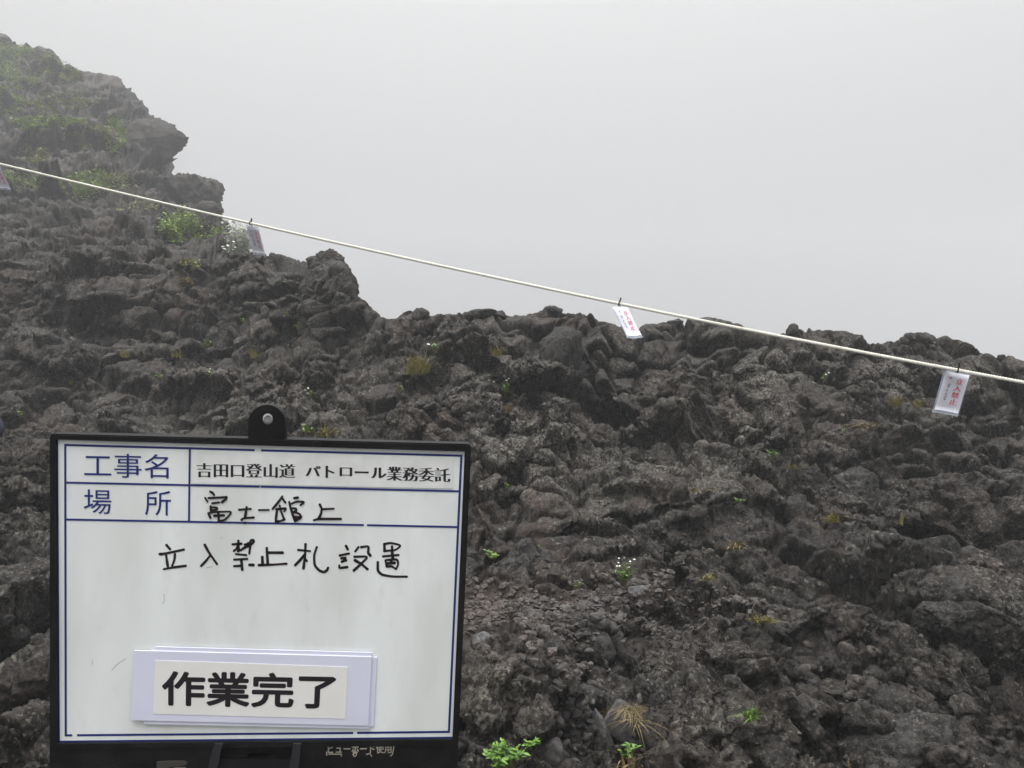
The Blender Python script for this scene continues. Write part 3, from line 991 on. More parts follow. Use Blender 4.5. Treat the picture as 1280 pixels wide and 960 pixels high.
grass_tuft(921, 686, 20, 18, M_STRAW, 'pale yellow grass tuft left of the pyramid shaped stone', 29, n=70, droop=.9)
herb(924, 630, 18, 10, 'flat green herb above the pale yellow grass tuft', 30, leaves=44, leaf_px=4)
grass_tuft(990, 586, 26, 10, M_GRASSY, 'low olive grass in the seam left of the oval boulder', 31, n=70)
herb(780, 733, 30, 38, 'lush green herb with many white flowers above the pale flat stone', 32, flowers=8, leaves=170, leaf_px=5, mat=M_LEAFB, flower_px=3)
herb(617, 700, 30, 16, 'feathery green herb left of the rounded boulder', 33, leaves=70, leaf_px=6, mat=M_LEAF)
herb(655, 689, 44, 12, 'row of green leaves peeping over the rounded boulder', 34, leaves=90, leaf_px=5, mat=M_LEAF)
herb(792, 652, 14, 8, 'tiny green sprig above the slanting ledge', 35, leaves=26, leaf_px=4)
herb(722, 734, 11, 8, 'tiny green sprig at the foot of the slanting ledge', 36, leaves=20, leaf_px=4)
grass_tuft(885, 725, 18, 15, M_GRASSY, 'thin yellow green tuft at the right end of the slanting ledge', 37, n=40)
herb(1055, 541, 9, 8, 'tiny bright leaf cluster beside the straw patch on the right', 38, leaves=18, leaf_px=4, mat=M_LEAFB)
grass_tuft(1080, 534, 40, 14, M_STRAW, 'sparse straw lying on brown soil below the right hanging sign', 39, n=46, droop=1.2)
grass_tuft(1121, 506, 20, 18, M_GRASSY, 'olive dry tuft left of the right hanging sign', 40, n=60)
grass_tuft(1147, 508, 18, 16, M_GRASSY, 'thin olive tuft touching the left edge of the right sign', 41, n=40)
grass_tuft(1126, 655, 14, 22, M_GRASSY, 'thin upright blades beside the dark hollow', 42, n=14, droop=.3, px=.5)
grass_tuft(1040, 652, 20, 18, M_GRASSY, 'yellow tuft below the smooth oval boulder', 43, n=50)
grass_tuft(953, 778, 30, 14, M_GRASSY, 'mossy olive tuft under the overhanging rim right of the big block', 44, n=80)
grass_tuft(790, 890, 28, 18, M_STRAW, 'curly straw grass tuft draped over the rim of the flat plate', 45, n=300, droop=1.3, lean=(.1, -.4), px=.55, lift=.12)
grass_tuft(796, 905, 16, 30, M_STRAW, 'trailing dry roots hanging along the right side of the flat plate', 46, n=30, px=.6, droop=1.6, lean=(.1, -.6), lift=.15)
herb(783, 948, 38, 26, 'green herb with a few red leaves and dry blades at the bottom of the gully', 47, leaves=60, leaf_px=9, mat=M_LEAFB)
grass_tuft(786, 962, 40, 34, M_STRAW, 'long dry blades around the herb at the bottom of the gully', 48, n=34, droop=.9)
herb(630, 968, 74, 48, 'large bright green leafy plant at the bottom right corner of the board', 49, leaves=420, leaf_px=10, mat=M_LEAFB, cat='plant', name='leafy_plant')
herb(662, 938, 26, 20, 'smaller bright green plant right of the large leafy one', 50, leaves=70, leaf_px=9, mat=M_LEAFB, cat='plant', name='leafy_plant')
grass_tuft(938, 900, 14, 26, M_LEAF, 'green grass tuft in the crack right of the big block', 51, n=60, droop=.8)
grass_tuft(1062, 960, 8, 16, M_STRAW, 'two pale dry stalks at the bottom edge of the view', 52, n=4, droop=.1)
herb(257, 436, 22, 16, 'green herb cushion on the slope below the crag', 53, leaves=70, leaf_px=3.6, flowers=1, flower_px=2)
grass_tuft(221, 446, 14, 12, M_GRASSY, 'yellow tuft left of the green herb cushion', 54, n=36)
herb(262, 472, 10, 14, 'small herb with one white flower above the board', 55, leaves=30, leaf_px=3.4, flowers=2, flower_px=2.5)
herb(388, 500, 18, 14, 'small green herb with three white flowers above the board tab', 56, leaves=44, leaf_px=4, flowers=3, flower_px=3)
herb(384, 545, 26, 20, 'green tuft right beside the black tab of the board', 57, leaves=60, leaf_px=6)
grass_tuft(408, 545, 26, 20, M_GRASSY, 'yellow green tuft right of the tuft beside the board tab', 58, n=90)
herb(372, 412, 10, 14, 'thin green sprig in the fold under the crag', 59, leaves=26, leaf_px=3.2)
herb(305, 404, 13, 9, 'faint green sprig on the left part of the crag foot', 60, leaves=28, leaf_px=3.2)
herb(360, 396, 16, 8, 'faint flat green sprig in the middle of the crag foot', 61, leaves=30, leaf_px=3.2)
grass_tuft(318, 446, 14, 16, M_GRASSY, 'olive tuft on the slope under the crag', 62, n=40)
herb(98, 402, 14, 14, 'dull green herb by the grey ledge on the left slope', 63, leaves=36, leaf_px=3.6)
herb(110, 414, 8, 7, 'tiny green sprig under the dull green herb', 64, leaves=14, leaf_px=3.4)
grass_tuft(156, 446, 10, 13, M_GRASSY, 'thin yellow tuft in the middle of the left slope', 65, n=26)
herb(91, 482, 16, 8, 'flat green sprig above the left part of the board', 66, leaves=26, leaf_px=4)
herb(26, 522, 14, 12, 'yellow green sprig near the left border above the board', 67, leaves=26, leaf_px=4.4)
herb(200, 474, 10, 8, 'tiny dark green sprig above the middle of the board', 68, leaves=18, leaf_px=3.6)
herb(500, 492, 14, 16, 'dull green sprig under the bushy yellow brown tuft', 69, leaves=30, leaf_px=3.6)
grass_tuft(868, 614, 40, 9, M_STRAW, 'thin straw strip under the dark course of lava', 70, n=40, droop=1.2)

# ------------------------------------------------------------------ ink, letters
def text_tris(s, offset=0.0, rows=None):
    cu = bpy.data.curves.new('lettering', 'FONT')
    cu.body = s
    cu.resolution_u = 4
    cu.offset = offset
    o = bpy.data.objects.new('lettering', cu)
    C.objects.link(o)
    bpy.context.view_layer.update()
    me = o.to_mesh()
    me.calc_loop_triangles()
    v = np.zeros(len(me.vertices) * 3, np.float32); me.vertices.foreach_get('co', v)
    t = np.zeros(len(me.loop_triangles) * 3, np.int32); me.loop_triangles.foreach_get('vertices', t)
    v = v.reshape(-1, 3)[:, :2].astype(float); t = t.reshape(-1, 3)
    o.to_mesh_clear()
    bpy.data.objects.remove(o); bpy.data.curves.remove(cu)
    lo, hi = v.min(0), v.max(0)
    return (v - lo) / (hi - lo), t


def quad_map(st, TL, TR, BR, BL):
    s, t = st[:, :1], 1 - st[:, 1:]
    TL, TR, BR, BL = map(np.array, (TL, TR, BR, BL))
    return TL * (1 - s) * (1 - t) + TR * s * (1 - t) + BR * s * t + BL * (1 - s) * t


def strokes(lines, width, jitter=0.0, seed=0):
    """ribbons with round ends in 2-D"""
    r = np.random.default_rng(seed)
    vs_, fs = [], []
    for ln in lines:
        ln = np.array(ln, float)
        # densify with a soft curve through the points
        if len(ln) > 2:
            q = [ln[0]]
            for i in range(len(ln) - 1):
                p0, p1, p2, p3 = ln[max(i - 1, 0)], ln[i], ln[i + 1], ln[min(i + 2, len(ln) - 1)]
                for t in (.2, .4, .6, .8, 1.0):
                    q.append(.5 * ((2 * p1) + (p2 - p0) * t * .6 + (2 * p0 - 5 * p1 + 4 * p2 - p3) * 0 + 0) if False else p1 + (p2 - p1) * t)
            ln = np.array(q)
            for _ in range(2):
                ln[1:-1] = (ln[:-2] + 2 * ln[1:-1] + ln[2:]) / 4
        w0 = width * r.uniform(.88, 1.12)
        m = len(ln)
        tang = np.gradient(ln, axis=0) if m > 2 else np.repeat(ln[1:] - ln[:1], 2, 0)
        tang /= np.linalg.norm(tang, axis=1, keepdims=True) + 1e-9
        nrm_ = np.stack([-tang[:, 1], tang[:, 0]], 1)
        ws = w0 / 2 * (1 + .12 * np.sin(np.linspace(0, 5, m) + r.uniform(0, 6)))
        b = len(vs_)
        for i in range(m):
            vs_.append(ln[i] + nrm_[i] * ws[i]); vs_.append(ln[i] - nrm_[i] * ws[i])
        for i in range(m - 1):
            fs.append((b + 2 * i, b + 2 * i + 1, b + 2 * i + 3)); fs.append((b + 2 * i, b + 2 * i + 3, b + 2 * i + 2))
        for i in (0, m - 1):
            c = len(vs_)
            vs_.append(ln[i])
            for k in range(10):
                a = k * math.pi / 5
                vs_.append(ln[i] + np.array([math.cos(a), math.sin(a)]) * ws[i] * 1.05)
            for k in range(10): fs.append((c, c + 1 + k, c + 1 + (k + 1) % 10))
    return np.array(vs_), np.array(fs)


M_INK = mat_simple('black_ink', (.012, .010, .013), .45)
M_INKB = mat_simple('marker_ink', (.014, .008, .010), .4)
M_BLUE = mat_simple('blue_print', (.012, .022, .155), .4)
M_RED = mat_simple('red_print', (.60, .10, .15), .5)
M_GREYINK = mat_simple('dark_grey_print', (.10, .10, .13), .5)
M_BLACKPL = mat_noisy('black_plastic', (.006, .006, .0065), (.012, .012, .0125), 25, .6, bump=.15, bscale=220, coord='Object')
M_BLACKPL.node_tree.nodes['Principled BSDF'].inputs['Specular IOR Level'].default_value = .18
M_GREYPL = mat_simple('grey_plastic', (.026, .027, .029), .5, .2)
M_WORN = mat_noisy('worn_sticker', (.22, .20, .17), (.40, .37, .31), 60, .7, coord='Object')
M_CARD = mat_noisy('lilac_magnet_card', (.66, .67, .80), (.70, .71, .84), 12, .5, coord='Object')
M_CREAM = mat_noisy('cream_paper', (.74, .735, .71), (.80, .79, .765), 14, .6, coord='Object')
M_TAPE = mat_noisy('grubby_label_tape', (.66, .675, .655), (.76, .775, .76), 30, .4, coord='Object')
M_PAPER = mat_noisy('white_paper', (.60, .60, .68), (.66, .66, .74), 20, .5, coord='Object')


def whiteboard_material():
    m = bpy.data.materials.new('scuffed_whiteboard')
    m.use_nodes = True
    t = m.node_tree
    b = t.nodes['Principled BSDF']
    tc_ = t.nodes.new('ShaderNodeTexCoord')
    n1 = t.nodes.new('ShaderNodeTexNoise'); n1.inputs['Scale'].default_value = 9; n1.inputs['Detail'].default_value = 7
    n2 = t.nodes.new('ShaderNodeTexNoise'); n2.inputs['Scale'].default_value = 60; n2.inputs['Detail'].default_value = 4
    mp = t.nodes.new('ShaderNodeMapping'); mp.inputs['Scale'].default_value = (1.0, 1, .35); mp.inputs['Rotation'].default_value = (0, .3, 0)
    t.links.new(tc_.outputs['Object'], mp.inputs[0]); t.links.new(mp.outputs[0], n1.inputs['Vector']); t.links.new(mp.outputs[0], n2.inputs['Vector'])
    r1 = t.nodes.new('ShaderNodeValToRGB')
    r1.color_ramp.elements[0].position = .30; r1.color_ramp.elements[0].color = (.64, .66, .63, 1)
    r1.color_ramp.elements[1].position = .62; r1.color_ramp.elements[1].color = (.80, .83, .825, 1)
    r2 = t.nodes.new('ShaderNodeMapRange'); r2.inputs[1].default_value = .60; r2.inputs[2].default_value = .76; r2.inputs[4].default_value = .22
    mx = t.nodes.new('ShaderNodeMix'); mx.data_type = 'RGBA'
    t.links.new(n1.outputs['Fac'], r1.inputs[0]); t.links.new(n2.outputs['Fac'], r2.inputs[0])
    t.links.new(r2.outputs[0], mx.inputs['Factor']); t.links.new(r1.outputs[0], mx.inputs['A']); mx.inputs['B'].default_value = (.56, .56, .53, 1)
    t.links.new(mx.outputs['Result'], b.inputs['Base Color'])
    b.inputs['Roughness'].default_value = .38
    b.inputs['Specular IOR Level'].default_value = .3
    return m


M_WHITE = whiteboard_material()

# ------------------------------------------------------------------ the white construction board in front of the camera
BW = 0.57
BPX = np.array([(71.2, 548.7), (580.8, 563.7), (566.0, 922.5), (74.0, 927.6)])


def homography(src, dst):
    A, b = [], []
    for (x, y), (u, v) in zip(src, dst):
        A += [[x, y, 1, 0, 0, 0, -u * x, -u * y], [0, 0, 0, x, y, 1, -v * x, -v * y]]; b += [u, v]
    return np.append(np.linalg.solve(np.array(A, float), np.array(b, float)), 1).reshape(3, 3)


HM = homography([(0, 0), (1, 0), (1, 1), (0, 1)], BPX)
Kc = np.array([[F, 0, 640.0], [0, F, 480.0], [0, 0, 1]])
HB = np.linalg.inv(Kc) @ HM
sc_ = BW / np.linalg.norm(HB[:, 0])
BH = np.linalg.norm(HB[:, 1]) * sc_


def cam_dir(c):
    return Vector((c[0], c[2] * CP + c[1] * SP, c[2] * SP - c[1] * CP))


ex = cam_dir(HB[:, 0]).normalized()
ez = -cam_dir(HB[:, 1]); ez = (ez - ex * ez.dot(ex)).normalized()
ey = ez.cross(ex)
borg = cam_dir(HB[:, 2] * sc_) + Vector((0, 0, CAMZ))
BM = Matrix.Translation(borg) @ Matrix((ex, ey, ez)).transposed().to_4x4()
HI = np.linalg.inv(HM)
BASE = Vector((BW / 2, .01, -BH - .09))          # the board's own origin: middle of its lower rail
MB = BM @ Matrix.Translation(BASE)


def to_board(pts, y):
    """photograph pixels -> board coordinates, y metres behind the white face"""
    p = np.asarray(pts, float)
    q = np.c_[p, np.ones(len(p))] @ HI.T
    s, t = q[:, 0] / q[:, 2], q[:, 1] / q[:, 2]
    yy = np.full(len(p), float(y)) if np.isscalar(y) else np.asarray(y)
    return np.stack([s * BW - BASE.x, yy - BASE.y, -t * BH - BASE.z], 1)


def plate(name, px, y0, y1, mat, parent, bevel=0.0, holes=None):
    """outline in pixels extruded from depth y0 (front) to y1"""
    b = bmesh.new()
    f = to_board(px, y0)
    vs_ = [b.verts.new(p) for p in f]
    face = b.faces.new(vs_)
    r = bmesh.ops.extrude_face_region(b, geom=[face])
    for g in r['geom']:
        if isinstance(g, bmesh.types.BMVert): g.co.y += (y1 - y0)
    if bevel:
        fe = [e for e in b.edges if all(abs(v.co.y - f[0][1]) < 1e-6 for v in e.verts)]
        bmesh.ops.bevel(b, geom=fe, offset=bevel, segments=2, affect='EDGES', profile=.6)
    return bm_obj(name, b, mat, parent)


board = empty('construction_board', matrix=MB)
tag(board, 'white construction notice board in black frame with handwritten Japanese, before the lava slope', 'notice board')
plate('panel', BPX + np.array([(-1.5, -1.5), (1.5, -1.5), (1.5, 1.5), (-1.5, 1.5)]), 0, .004, M_WHITE, board)


def ring(name, outer, inner, y0, y1, mat, parent, radius=6):
    """frame with rounded outer corners"""
    out, inn = [], []
    n = len(outer)
    for i in range(n):
        p, a, c = (np.array(x, float) for x in (outer[i], outer[i - 1], outer[(i + 1) % n]))
        da = (a - p) / np.linalg.norm(a - p); dc = (c - p) / np.linalg.norm(c - p)
        for k in range(6):
            t = k / 5
            q = p + da * radius * (1 - t) ** 2 + dc * radius * t ** 2
            out.append(q); inn.append(np.array(inner[i], float))
    # offset inner duplicates along nothing: build as fans
    b = bmesh.new()
    of = [b.verts.new(p) for p in to_board(out, y0)]
    ob = [b.verts.new(p) for p in to_board(out, y1)]
    inf = [b.verts.new(p) for p in to_board(inner, y0)]
    inb = [b.verts.new(p) for p in to_board(inner, y1)]
    m = len(out)
    for i in range(m):
        j = (i + 1) % m
        ci, cj = i // 6, j // 6
        if ci == cj:
            b.faces.new((of[i], of[j], inf[ci])); b.faces.new((ob[j], ob[i], inb[ci]))
        else:
            b.faces.new((of[i], of[j], inf[cj], inf[ci])); b.faces.new((ob[j], ob[i], inb[ci], inb[cj]))
        b.faces.new((of[i], ob[i], ob[j], of[j]))
    for i in range(n):
        j = (i + 1) % n
        b.faces.new((inf[i], inf[j], inb[j], inb[i]))
    fe = [e for e in b.edges if len(e.link_faces) == 2 and e.verts[0] in of and e.verts[1] in of]
    bmesh.ops.bevel(b, geom=fe, offset=.0016, segments=2, affect='EDGES')
    return bm_obj(name, b, mat, parent)


ring('frame', [(64, 541.5), (589, 554.5), (573.2, 931), (64.2, 935)], [(71.2, 548.7), (580.8, 563.7), (566, 922.5), (74, 927.6)],
     -.005, .016, M_BLACKPL, board)
# navy printed edge inside the frame
b_ = bmesh.new()
for q in ([(71.2, 548.7), (72.8, 549), (75.6, 927.4), (74, 927.6)], [(74, 925.6), (566.2, 920.6), (566, 922.5), (74, 927.6)]):
    b_.faces.new([b_.verts.new(p) for p in to_board(q, -.0005)])
bm_obj('edge_print', b_, M_BLUE, board)
# hanging tab with its eyelet
arc = [(333.5 + 23.5 * math.cos(a), 529.5 + 24 * math.sin(a)) for a in np.linspace(math.pi, 2 * math.pi, 20)]
tab_px = [(310, 548.2)] + arc + [(357, 549.2)]
plate('hanging_tab', tab_px, -.001, .012, M_BLACKPL, board, bevel=.0012)
ey_c = (335, 523.5)
b_ = bmesh.new()
ro = to_board([(ey_c[0] + 6.3 * math.cos(a), ey_c[1] + 6.8 * math.sin(a)) for a in np.linspace(0, 2 * math.pi, 24, endpoint=False)], -.0016)
ri = to_board([(ey_c[0] + 4.3 * math.cos(a), ey_c[1] + 4.7 * math.sin(a)) for a in np.linspace(0, 2 * math.pi, 24, endpoint=False)], -.0030)
rv = [b_.verts.new(p) for p in ro]; rw = [b_.verts.new(p) for p in ri]
for i in range(24): b_.faces.new((rv[i], rv[(i + 1) % 24], rw[(i + 1) % 24], rw[i]))
b_.faces.new([b_.verts.new(p) for p in to_board([(ey_c[0] + 4.3 * math.cos(a), ey_c[1] + 4.7 * math.sin(a)) for a in np.linspace(0, 2 * math.pi, 24, endpoint=False)], -.0017)])
bm_obj('eyelet', b_, mat_noisy('dull_metal', (.20, .20, .20), (.40, .40, .39), 120, .5, coord='Object'), board)
# lower rail: two solid ends, a hand slot between two ribs
dome = [(343.5 - 17.5 * (1 - math.cos(a)), 950 - 10.5 * math.sin(a)) for a in np.linspace(0, math.pi, 14)]
plate('lower_rail', [(64.2, 931), (268, 931), (262, 990), (64.5, 990)], -.0035, .016, M_BLACKPL, board)
plate('lower_rail', [(377, 931), (573.1, 929), (571.4, 990), (364, 990)], -.0035, .016, M_BLACKPL, board)
plate('slot_back', [(268, 931), (377, 931), (372, 950)] + dome + [(262, 950)], .004, .014, M_BLACKPL, board)
plate('grip_bar', [(266, 950.5), (371, 950.5), (366, 990), (262, 990)], .0005, .016, mat_simple('grip_plastic', (.012, .012, .014), .5, .2), board)
plate('rib', [(271, 926.5), (281, 926.2), (277.2, 940), (274.2, 960), (272, 990), (259, 990), (262, 960), (265.5, 942)], -.0075, .002, M_GREYPL, board, bevel=.0008)
plate('rib', [(368.3, 926), (378, 926), (376.5, 942), (374.0, 965), (372, 990), (361, 990), (363, 958), (366, 940)], -.0075, .002, M_GREYPL, board, bevel=.0008)
plate('worn_corner', [(198, 950), (206, 949.2), (232, 948.8), (236, 951), (234, 954), (212, 957), (209, 990), (198, 990)], -.0048, -.0034, mat_simple('scuffed_plastic', (.045, .041, .036), .7), board)
plate('worn_corner', [(215, 959), (222, 957), (234, 957), (234, 990), (214, 990)], -.0046, -.0034, mat_simple('worn_pale_plastic', (.12, .11, .11), .7), board)
plate('support_pole', [(300, 800), (340, 800), (338, 1900), (304, 1900)], .018, .046, M_GREYPL, board)


# printed grid
def line_quads(segs, w_):
    vs_, fs = [], []
    for (a, c) in segs:
        a, c = np.array(a, float), np.array(c, float)
        t = (c - a) / np.linalg.norm(c - a); nn_ = np.array([-t[1], t[0]]) * w_ / 2
        o = len(vs_)
        vs_ += [a + nn_, c + nn_, c - nn_, a - nn_]; fs += [(o, o + 1, o + 2), (o, o + 2, o + 3)]
    return np.array(vs_), np.array(fs)


TLc, TRc, BRc, BLc = (81.7, 556.2), (576.6, 569.5), (561.6, 914.6), (82.9, 919.0)
mid = (322, 563)
a, b2 = line_quads([((80.4, 556.1), (318.5, 562.6)), ((326.5, 562.9), (577.9, 569.6)), ((TRc[0], 570.9), (561.7, 913.2)),
                    ((563.0, 914.6), (447, 915.9)), ((442, 916), (97, 918.9)), ((91, 918.95), (81.6, 919.0)), ((82.9, 917.6), (81.7, 557.6))], 2.7)
mesh_np('border_print', to_board(a, -.0004), b2, M_BLUE, board, smooth_shade=False)
a, b2 = line_quads([((83.2, 603.1), (325, 608.2)), ((326, 608.2), (573.8, 614.0)), ((83.4, 649.2), (455, 656.2)), ((459, 656.3), (571.6, 658.7))], 2.5)
mesh_np('row_lines', to_board(a, -.00055), b2, M_BLUE, board, smooth_shade=False)
a, b2 = line_quads([((237.4, 561.6), (236.5, 651.0))], 2.5)
mesh_np('column_line', to_board(a, -.0007), b2, M_BLUE, board, smooth_shade=False)


def printed(name, s, quad, y, mat, parent, bold=0.0, serif=False, at=to_board):
    st, tr = text_tris(s, -.012 if serif else 0.0)
    px = quad_map(st, *quad)
    if serif:                               # thick uprights, hair thin horizontals
        V, T = [], []
        for i, dx in enumerate((-1.0, -.5, 0, .5, 1.0)):
            T.append(tr + len(px) * i); V.append(px + np.array([dx, 0]))
        px, tr = np.concatenate(V), np.concatenate(T)
        yy = np.concatenate([np.full(len(st), y - i * 2e-5) for i in range(5)])
    elif bold:
        V, T = [], []
        for i, (dx, dy) in enumerate([(0, 0)] + [(math.cos(a), math.sin(a)) for a in np.linspace(0, 2 * math.pi, 8, endpoint=False)]):
            T.append(tr + len(px) * i); V.append(px + np.array([dx, dy]) * bold)
        yy = np.concatenate([np.full(len(st), y - i * 1e-5) for i in range(9)])
        px, tr = np.concatenate(V), np.concatenate(T)
    else: yy = y
    return mesh_np(name, at(px, yy), tr, mat, parent, smooth_shade=False)


printed('printed_heading', '工事名', [(105.5, 566), (211, 568), (211, 598), (105.5, 596.2)], -.0006, M_BLUE, board)
printed('printed_heading', '場', [(105, 611.5), (139.5, 612.2), (139.5, 642.6), (105, 642)], -.0006, M_BLUE, board)
printed('printed_heading', '所', [(181.5, 613), (214, 613.5), (214, 644.5), (181.5, 643.8)], -.0006, M_BLUE, board)

strip = plate('title_label', [(240, 563.6), (567, 572.3), (566.2, 610.6), (240, 604.3)], -.0010, -.0002, M_TAPE, board)
for s, q in (('吉田口登山道', [(247, 578.6), (368.5, 580), (368.5, 597.4), (247, 596.2)]),
             ('パ', [(383, 582.3), (400, 582.5), (400, 595), (383, 594.6)]), ('ト', [(408, 582), (417.5, 582.2), (417.5, 597), (408, 597)]),
             ('ロ', [(425.6, 584), (439.5, 584.3), (439.5, 595), (425.6, 594.8)]), ('ー', [(444.5, 588.8), (460, 589.1), (460, 591.4), (444.5, 591.1)]),
             ('ル', [(465, 584), (482.5, 584.4), (482.5, 597.4), (465, 597.2)]), ('業務委託', [(484.5, 583), (562, 585.2), (562, 602.2), (484.5, 600.2)])):
    printed('lettering', s, q, -.0013, M_INK, strip, serif=True)


def hand(ox, oy, sc, lines):
    return [[(ox + x / sc, oy + y / sc) for x, y in ln] for ln in lines]


W1 = hand(190, 670, 8, [
    [(148, 90), (182, 130)], [(82, 180), (110, 180), (320, 135)], [(145, 195), (152, 250), (160, 300)], [(232, 180), (228, 235), (205, 295)],
    [(122, 330), (200, 315), (340, 297)],
    [(530, 88), (575, 170), (652, 278)], [(580, 200), (545, 245), (495, 297)],
    [(808, 82), (895, 76)], [(866, 48), (865, 150)], [(866, 85), (850, 125), (822, 148)], [(866, 105), (880, 150), (930, 112)],
    [(930, 85), (985, 75)], [(962, 70), (935, 118)], [(985, 100), (975, 75), (990, 42), (1012, 38), (1022, 52), (1000, 78), (960, 105)], [(985, 95), (975, 175)],
    [(842, 180), (945, 190)], [(825, 235), (955, 228)], [(895, 235), (905, 335)], [(825, 300), (880, 298)], [(978, 288), (1015, 288)],
    [(1150, 120), (1160, 280)], [(1165, 165), (1307, 166)], [(1105, 210), (1108, 275)], [(1072, 290), (1220, 285), (1346, 276)]])
W1 += hand(340, 670, 7.11, [
    [(235, 123), (340, 133)], [(300, 72), (295, 180), (282, 285)], [(290, 165), (255, 210), (208, 258)], [(285, 185), (312, 222)],
    [(400, 98), (375, 170), (380, 260), (420, 305), (462, 322), (490, 305), (500, 282)],
    [(660, 88), (675, 118)], [(605, 172), (685, 155)], [(620, 197), (655, 193)], [(652, 200), (630, 224)], [(622, 228), (660, 215)],
    [(600, 262), (600, 285), (670, 275)], [(770, 98), (742, 135)], [(795, 98), (862, 88), (855, 150), (875, 172)], [(735, 183), (860, 180), (790, 250), (730, 305)],
    [(740, 215), (800, 250), (850, 293)],
    [(1000, 75), (1002, 132)], [(1000, 70), (1060, 60), (1152, 82), (1100, 125), (1005, 132)], [(1068, 92), (1070, 150), (1076, 195)],
    [(990, 180), (1125, 168)], [(1010, 215), (1020, 272)], [(1020, 213), (1115, 205), (1125, 250), (1105, 292)], [(1030, 243), (1090, 238)],
    [(1025, 270), (1065, 268), (1100, 290)], [(1075, 190), (1060, 220)], [(942, 232), (942, 310), (980, 345), (1080, 360), (1200, 360)]])
W2 = hand(245, 610, 12.8, [
    [(232, 55), (270, 75), (295, 110)], [(152, 155), (190, 215)], [(210, 158), (490, 145)], [(490, 145), (492, 170), (425, 220)],
    [(268, 242), (375, 228)], [(240, 290), (245, 355)], [(245, 305), (335, 308), (345, 340), (255, 358)], [(205, 408), (235, 470)],
    [(205, 400), (300, 380), (570, 372), (555, 415), (470, 505), (370, 530)], [(362, 385), (370, 525)], [(300, 442), (450, 435)],
    [(695, 345), (880, 330)], [(815, 305), (800, 400), (790, 470)], [(735, 505), (765, 480), (925, 468)], [(1012, 350), (1170, 348)], [(778, 553), (800, 553)]])
W2 += hand(330, 610, 11.64, [
    [(270, 120), (215, 200), (130, 300)], [(265, 140), (315, 210)], [(232, 255), (245, 320), (295, 450)], [(185, 308), (330, 290), (300, 335)],
    [(195, 300), (182, 400), (175, 482)], [(180, 485), (240, 478), (300, 455)],
    [(445, 145), (492, 138)], [(370, 200), (385, 270), (420, 380), (455, 480)], [(395, 230), (480, 192), (595, 200), (535, 245)],
    [(420, 292), (470, 295), (470, 330), (432, 350)], [(440, 350), (520, 370), (550, 425), (455, 482)], [(440, 415), (535, 420)], [(445, 452), (520, 440)],
    [(815, 240), (845, 300), (830, 380), (800, 435)], [(860, 305), (1018, 298)], [(730, 465), (790, 447), (1120, 447)]])
a, b2 = strokes(W2, 2.9, seed=1)
mesh_np('handwriting', to_board(a, -.0011), b2, M_INKB, board, smooth_shade=False)
a, b2 = strokes(W1, 3.1, seed=2)
mesh_np('handwriting', to_board(a, -.0005), b2, M_INKB, board, smooth_shade=False)
# worn lettering on the lower rail
stk = printed('rail_lettering', 'ビューボード使用', [(411, 928.6), (490, 928.2), (490, 939.4), (411, 939.8)], -.0041, M_WORN, board, bold=.25)
a, b2 = strokes([[(409.4, 931), (410.4, 927), (413, 925.4)], [(409.5, 938), (409.6, 942)], [(442, 938), (444.5, 936), (447, 939), (446, 943), (443, 943.5), (443, 939)],
                 [(442, 941), (447.5, 938)], [(428, 941), (427.4, 943.4)], [(459, 941), (463, 939.5), (465.5, 943)], [(493.2, 929.5), (492.4, 936), (491, 941.5), (488.6, 942.8)],
                 [(490, 942.6), (492, 939)], [(412, 940.5), (428, 940.6)]], 1.3, seed=5)
mesh_np('rail_scratches', to_board(a, -.0043), b2, M_WORN, board, smooth_shade=False)
# faint pencil-like scratches on the panel
a, b2 = strokes([[(140, 838), (148, 829), (158, 823)], [(116.5, 825), (115.6, 831)], [(205, 743), (206, 750), (204.4, 754)], 
                 [(258, 709.5), (265, 708)], [(276, 673), (278, 671)]], .7, seed=8)
mesh_np('scratches', to_board(a, -.0003), b2, mat_simple('pencil_grey', (.42, .43, .43), .6), board, smooth_shade=False)


# magnet cards lying against the panel
def magnet_card(px, y0, y1, label):
    o = plate('magnet_card', px, y0, y1, M_CARD, None, bevel=.0003)
    o.matrix_world = MB
    return tag(o, label, 'magnet card', 'lilac magnet cards stacked on the white board')


magnet_card([(190, 812), (471.8, 820.8), (468, 907.5), (188, 900)], -.0021, -.0006, 'rearmost lilac magnet card, its edge showing right of the others on the white board')
magnet_card([(196.5, 807), (466.2, 814.4), (462.6, 909.4), (181, 903.6)], -.0037, -.0022, 'middle lilac magnet card, peeping out above and below the front card')
fc = magnet_card([(170, 811), (465.4, 819), (461.2, 905), (166, 898)], -.0053, -.0038, 'front lilac magnet card with a cream label reading 作業完了 in bold black')
lab = plate('paper_label', [(196.5, 823), (436, 831.5), (432.5, 896), (193.5, 889.7)], -.0058, -.0054, M_CREAM, fc)
printed('lettering', '作業完了', [(206, 836.8), (420.6, 841.2), (418.6, 882.4), (206, 878)], -.0061, M_INK, lab, bold=1.3)

# ------------------------------------------------------------------ white rope
IU0, IUS = 1 / 7.8, (1 / 5.0 - 1 / 7.8) / 1187.0


def rope_px(u):
    return 205 + .2445 * u - 2.44e-5 * u * u


def rope_d(u):
    return 1 / (IU0 + IUS * u)


us = np.linspace(-520, 1720, 700)
vv = rope_px(us)
rp = unproj(us, vv, rope_d(us))
seglen = np.concatenate([[0], np.cumsum(np.linalg.norm(np.diff(rp, axis=0), axis=1))])
n_r = 2600
sl = np.linspace(0, seglen[-1], n_r)
cen = np.stack([np.interp(sl, seglen, rp[:, i]) for i in range(3)], 1)
